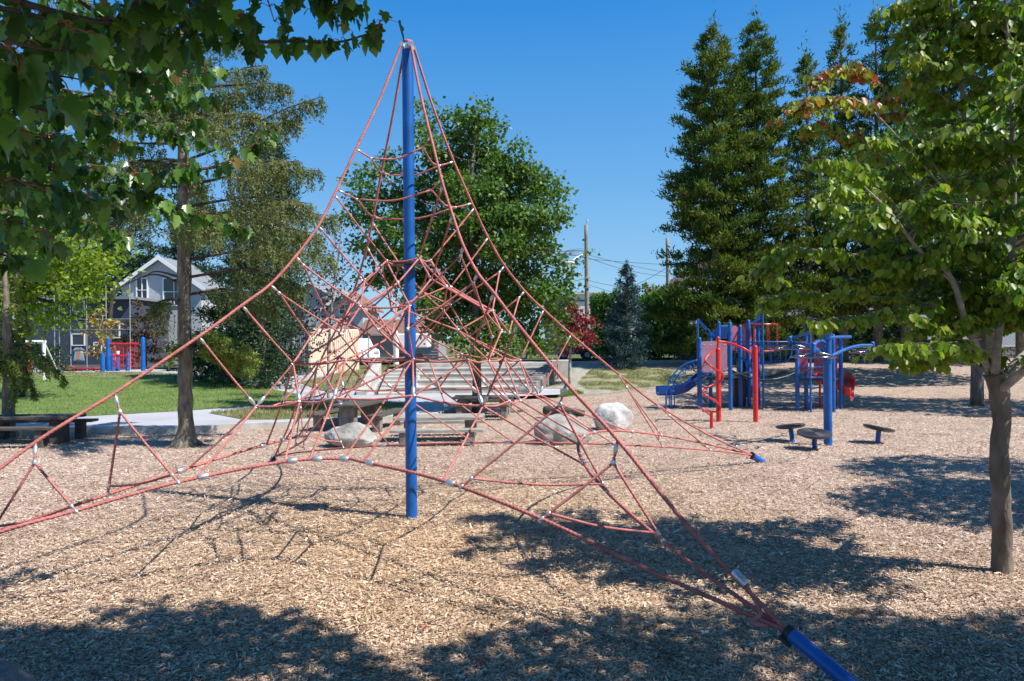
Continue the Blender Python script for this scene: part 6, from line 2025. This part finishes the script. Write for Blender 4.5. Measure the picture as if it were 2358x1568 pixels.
# left picnic table
f = G(95, 1029, 0); xr = V(128, 960, f.y).x
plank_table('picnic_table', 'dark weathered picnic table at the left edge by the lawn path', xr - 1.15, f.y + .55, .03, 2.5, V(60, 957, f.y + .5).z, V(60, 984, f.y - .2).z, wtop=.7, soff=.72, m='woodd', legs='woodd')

# low red rocker behind the near tree
r1, r2 = V(2272, 966, 19.0), V(2333, 966, 19.0)
rk = thing('spring_rocker', 'low red bar of a play rocker half hidden by the near trunk', 'playground rocker', ((r1.x + r2.x) / 2, 19, 0))
MB().tube([r1, r2], .05, 10).build('handle_bar', M['red'], rk, smooth='auto')
c = (r1 + r2) / 2
MB().tube([(c.x + .12 * math.cos(a), 19 + .12 * math.sin(a), r1.z * a / 25) for a in np.linspace(0, 25, 60)], .015, 6).build('spring', M['black'], rk, smooth=True)
MB().box((c.x, 19, .02), (1.9, .3, .05)).build('base_plate', M['black'], rk, bevel=.01)

# fallen leaves and pale litter on the chips
lv = [(1262, 1465, 'redleaf', 'small red leaf at the upper edge of the foreground shade, below the mast'),
      (975, 1459, 'redleaf', 'small red leaf in the middle of the foreground shade, left of the mast line'),
      (1105, 1531, 'redleaf', 'small crimson leaf near the bottom edge of the picture, middle'),
      (1185, 1395, 'redleaf', 'bright red leaf on sunlit chips just above the foreground shade'),
      (880, 1236, 'litter', 'pale dried leaf on sunlit chips left of the mast foot'),
      (922, 1125, 'litter', 'pale dried leaf on the chips beside the mast, above its foot'),
      (1632, 1466, 'litter', 'white leaf scrap in the shade left of the near anchor tube'),
      (1480, 1408, 'orangeleaf', 'brown leaf on the chips under the thick near cable')]
for i, (x, y, m_, lab) in enumerate(lv):
    p = G(x, y); p.z += .035
    a = random.uniform(0, 6.28)
    base, faces = SH['maple']
    s = random.uniform(.045, .06)
    R = Matrix.Rotation(a, 3, 'Z') @ Matrix.Rotation(random.uniform(-.5, .5), 3, 'X')
    mb = MB().add([p + R @ (Vector((v[0], v[1], v[2] * 1.5)) * s) for v in base], [tuple(f) for f in faces])
    props(mb.build('fallen_leaf', M[m_], origin=p), lab, 'leaf', 'fallen leaves on the wood chips')

# ============================================================ LOOSE CHIPS, GRASS
def inpoly(px, py, poly):
    inside = np.zeros(len(px), bool)
    n = len(poly); j = n - 1
    for i in range(n):
        xi, yi = poly[i]; xj, yj = poly[j]
        c = ((yi > py) != (yj > py)) & (px < (xj - xi) * (py - yi) / (yj - yi + 1e-12) + xi)
        inside ^= c; j = i
    return inside
def scatter(n, y0, y1, powr, half=.80):
    u = rng.uniform(0, 1, n)
    y = y0 * (y1 / y0) ** (u ** powr)
    x = rng.uniform(-half, half, n) * y
    return x, y
nC = 520000
x, y = scatter(nC, 3.0, 26, 1.0)
# keep off the raised path
ok = ~inpoly(x, y, POLYS['path'])
for k_ in ('sandy_soil',): ok &= ~inpoly(x, y, POLYS[k_])
x, y = x[ok], y[ok]; n = len(x)
ang = rng.uniform(0, 2 * np.pi, n)
D = np.stack([np.cos(ang), np.sin(ang), rng.normal(size=n) * .28], 1)
N = np.stack([rng.normal(size=n) * .45, rng.normal(size=n) * .45, np.ones(n)], 1)
sz = rng.gamma(4.0, .0056, n).clip(.009, .065) * np.interp(y, [3, 10, 26], [1, 1.1, 1.25])
C = np.stack([x, y, .012 + rng.uniform(0, .016, n)], 1)
props(leafmesh('wood_chips', C, D, N, sz, rng.uniform(0, 1, n), 'chip', M['chips'], origin=(0, 8, 0)), kind='stuff', label='loose pale wood chips covering the playground', cat=None)
def grass(name, poly, n, h, m, off, zoff=0, edge=1.0):
    pts = np.array(POLYS[poly]); x0, y0 = pts.min(0); x1, y1 = pts.max(0)
    x0 = max(x0, -40)
    x = rng.uniform(x0, x1, n); y = rng.uniform(y0, y1, n)
    ok = inpoly(x, y, POLYS[poly]); x, y = x[ok], y[ok]
    if edge < 1:
        nz = np.array([mnoise.noise(Vector((a * .9, b_ * .9, 3))) for a, b_ in zip(x, y)])
        k = nz > edge - .6
        x, y = x[k], y[k]
    z = np.array([gz(a, b_) for a, b_ in zip(x, y)]) + off
    n = len(x)
    C = np.stack([x, y, z], 1)
    D = np.stack([rng.normal(size=n) * .45, rng.normal(size=n) * .45, np.ones(n)], 1)
    props(leafmesh(name, C, D, rng.normal(size=(n, 3)), h * rng.uniform(.5, 1.3, n), rng.uniform(0, 1, n), 'blade', M[m], origin=(x.mean(), y.mean(), 0)), kind='stuff')
grass('lawn_grass', 'lawn', 110000, .075, 'grassb', LZ + .01)
grass('dry_grass_blades', 'grass_bank', 16000, .10, 'dryb', LZ + .01)
grass('dry_grass_blades', 'dry_lawn_edge', 26000, .10, 'dryb', LZ + .02)
grass('dry_grass_blades', 'grass_slope', 16000, .10, 'dryb', LZ + .02)
grass('dry_grass_blades', 'dry_grass', 26000, .10, 'dryb', .02, edge=.55)
grass('dry_grass_blades', 'grass_tuft_ground', 5000, .11, 'grassb', .02)
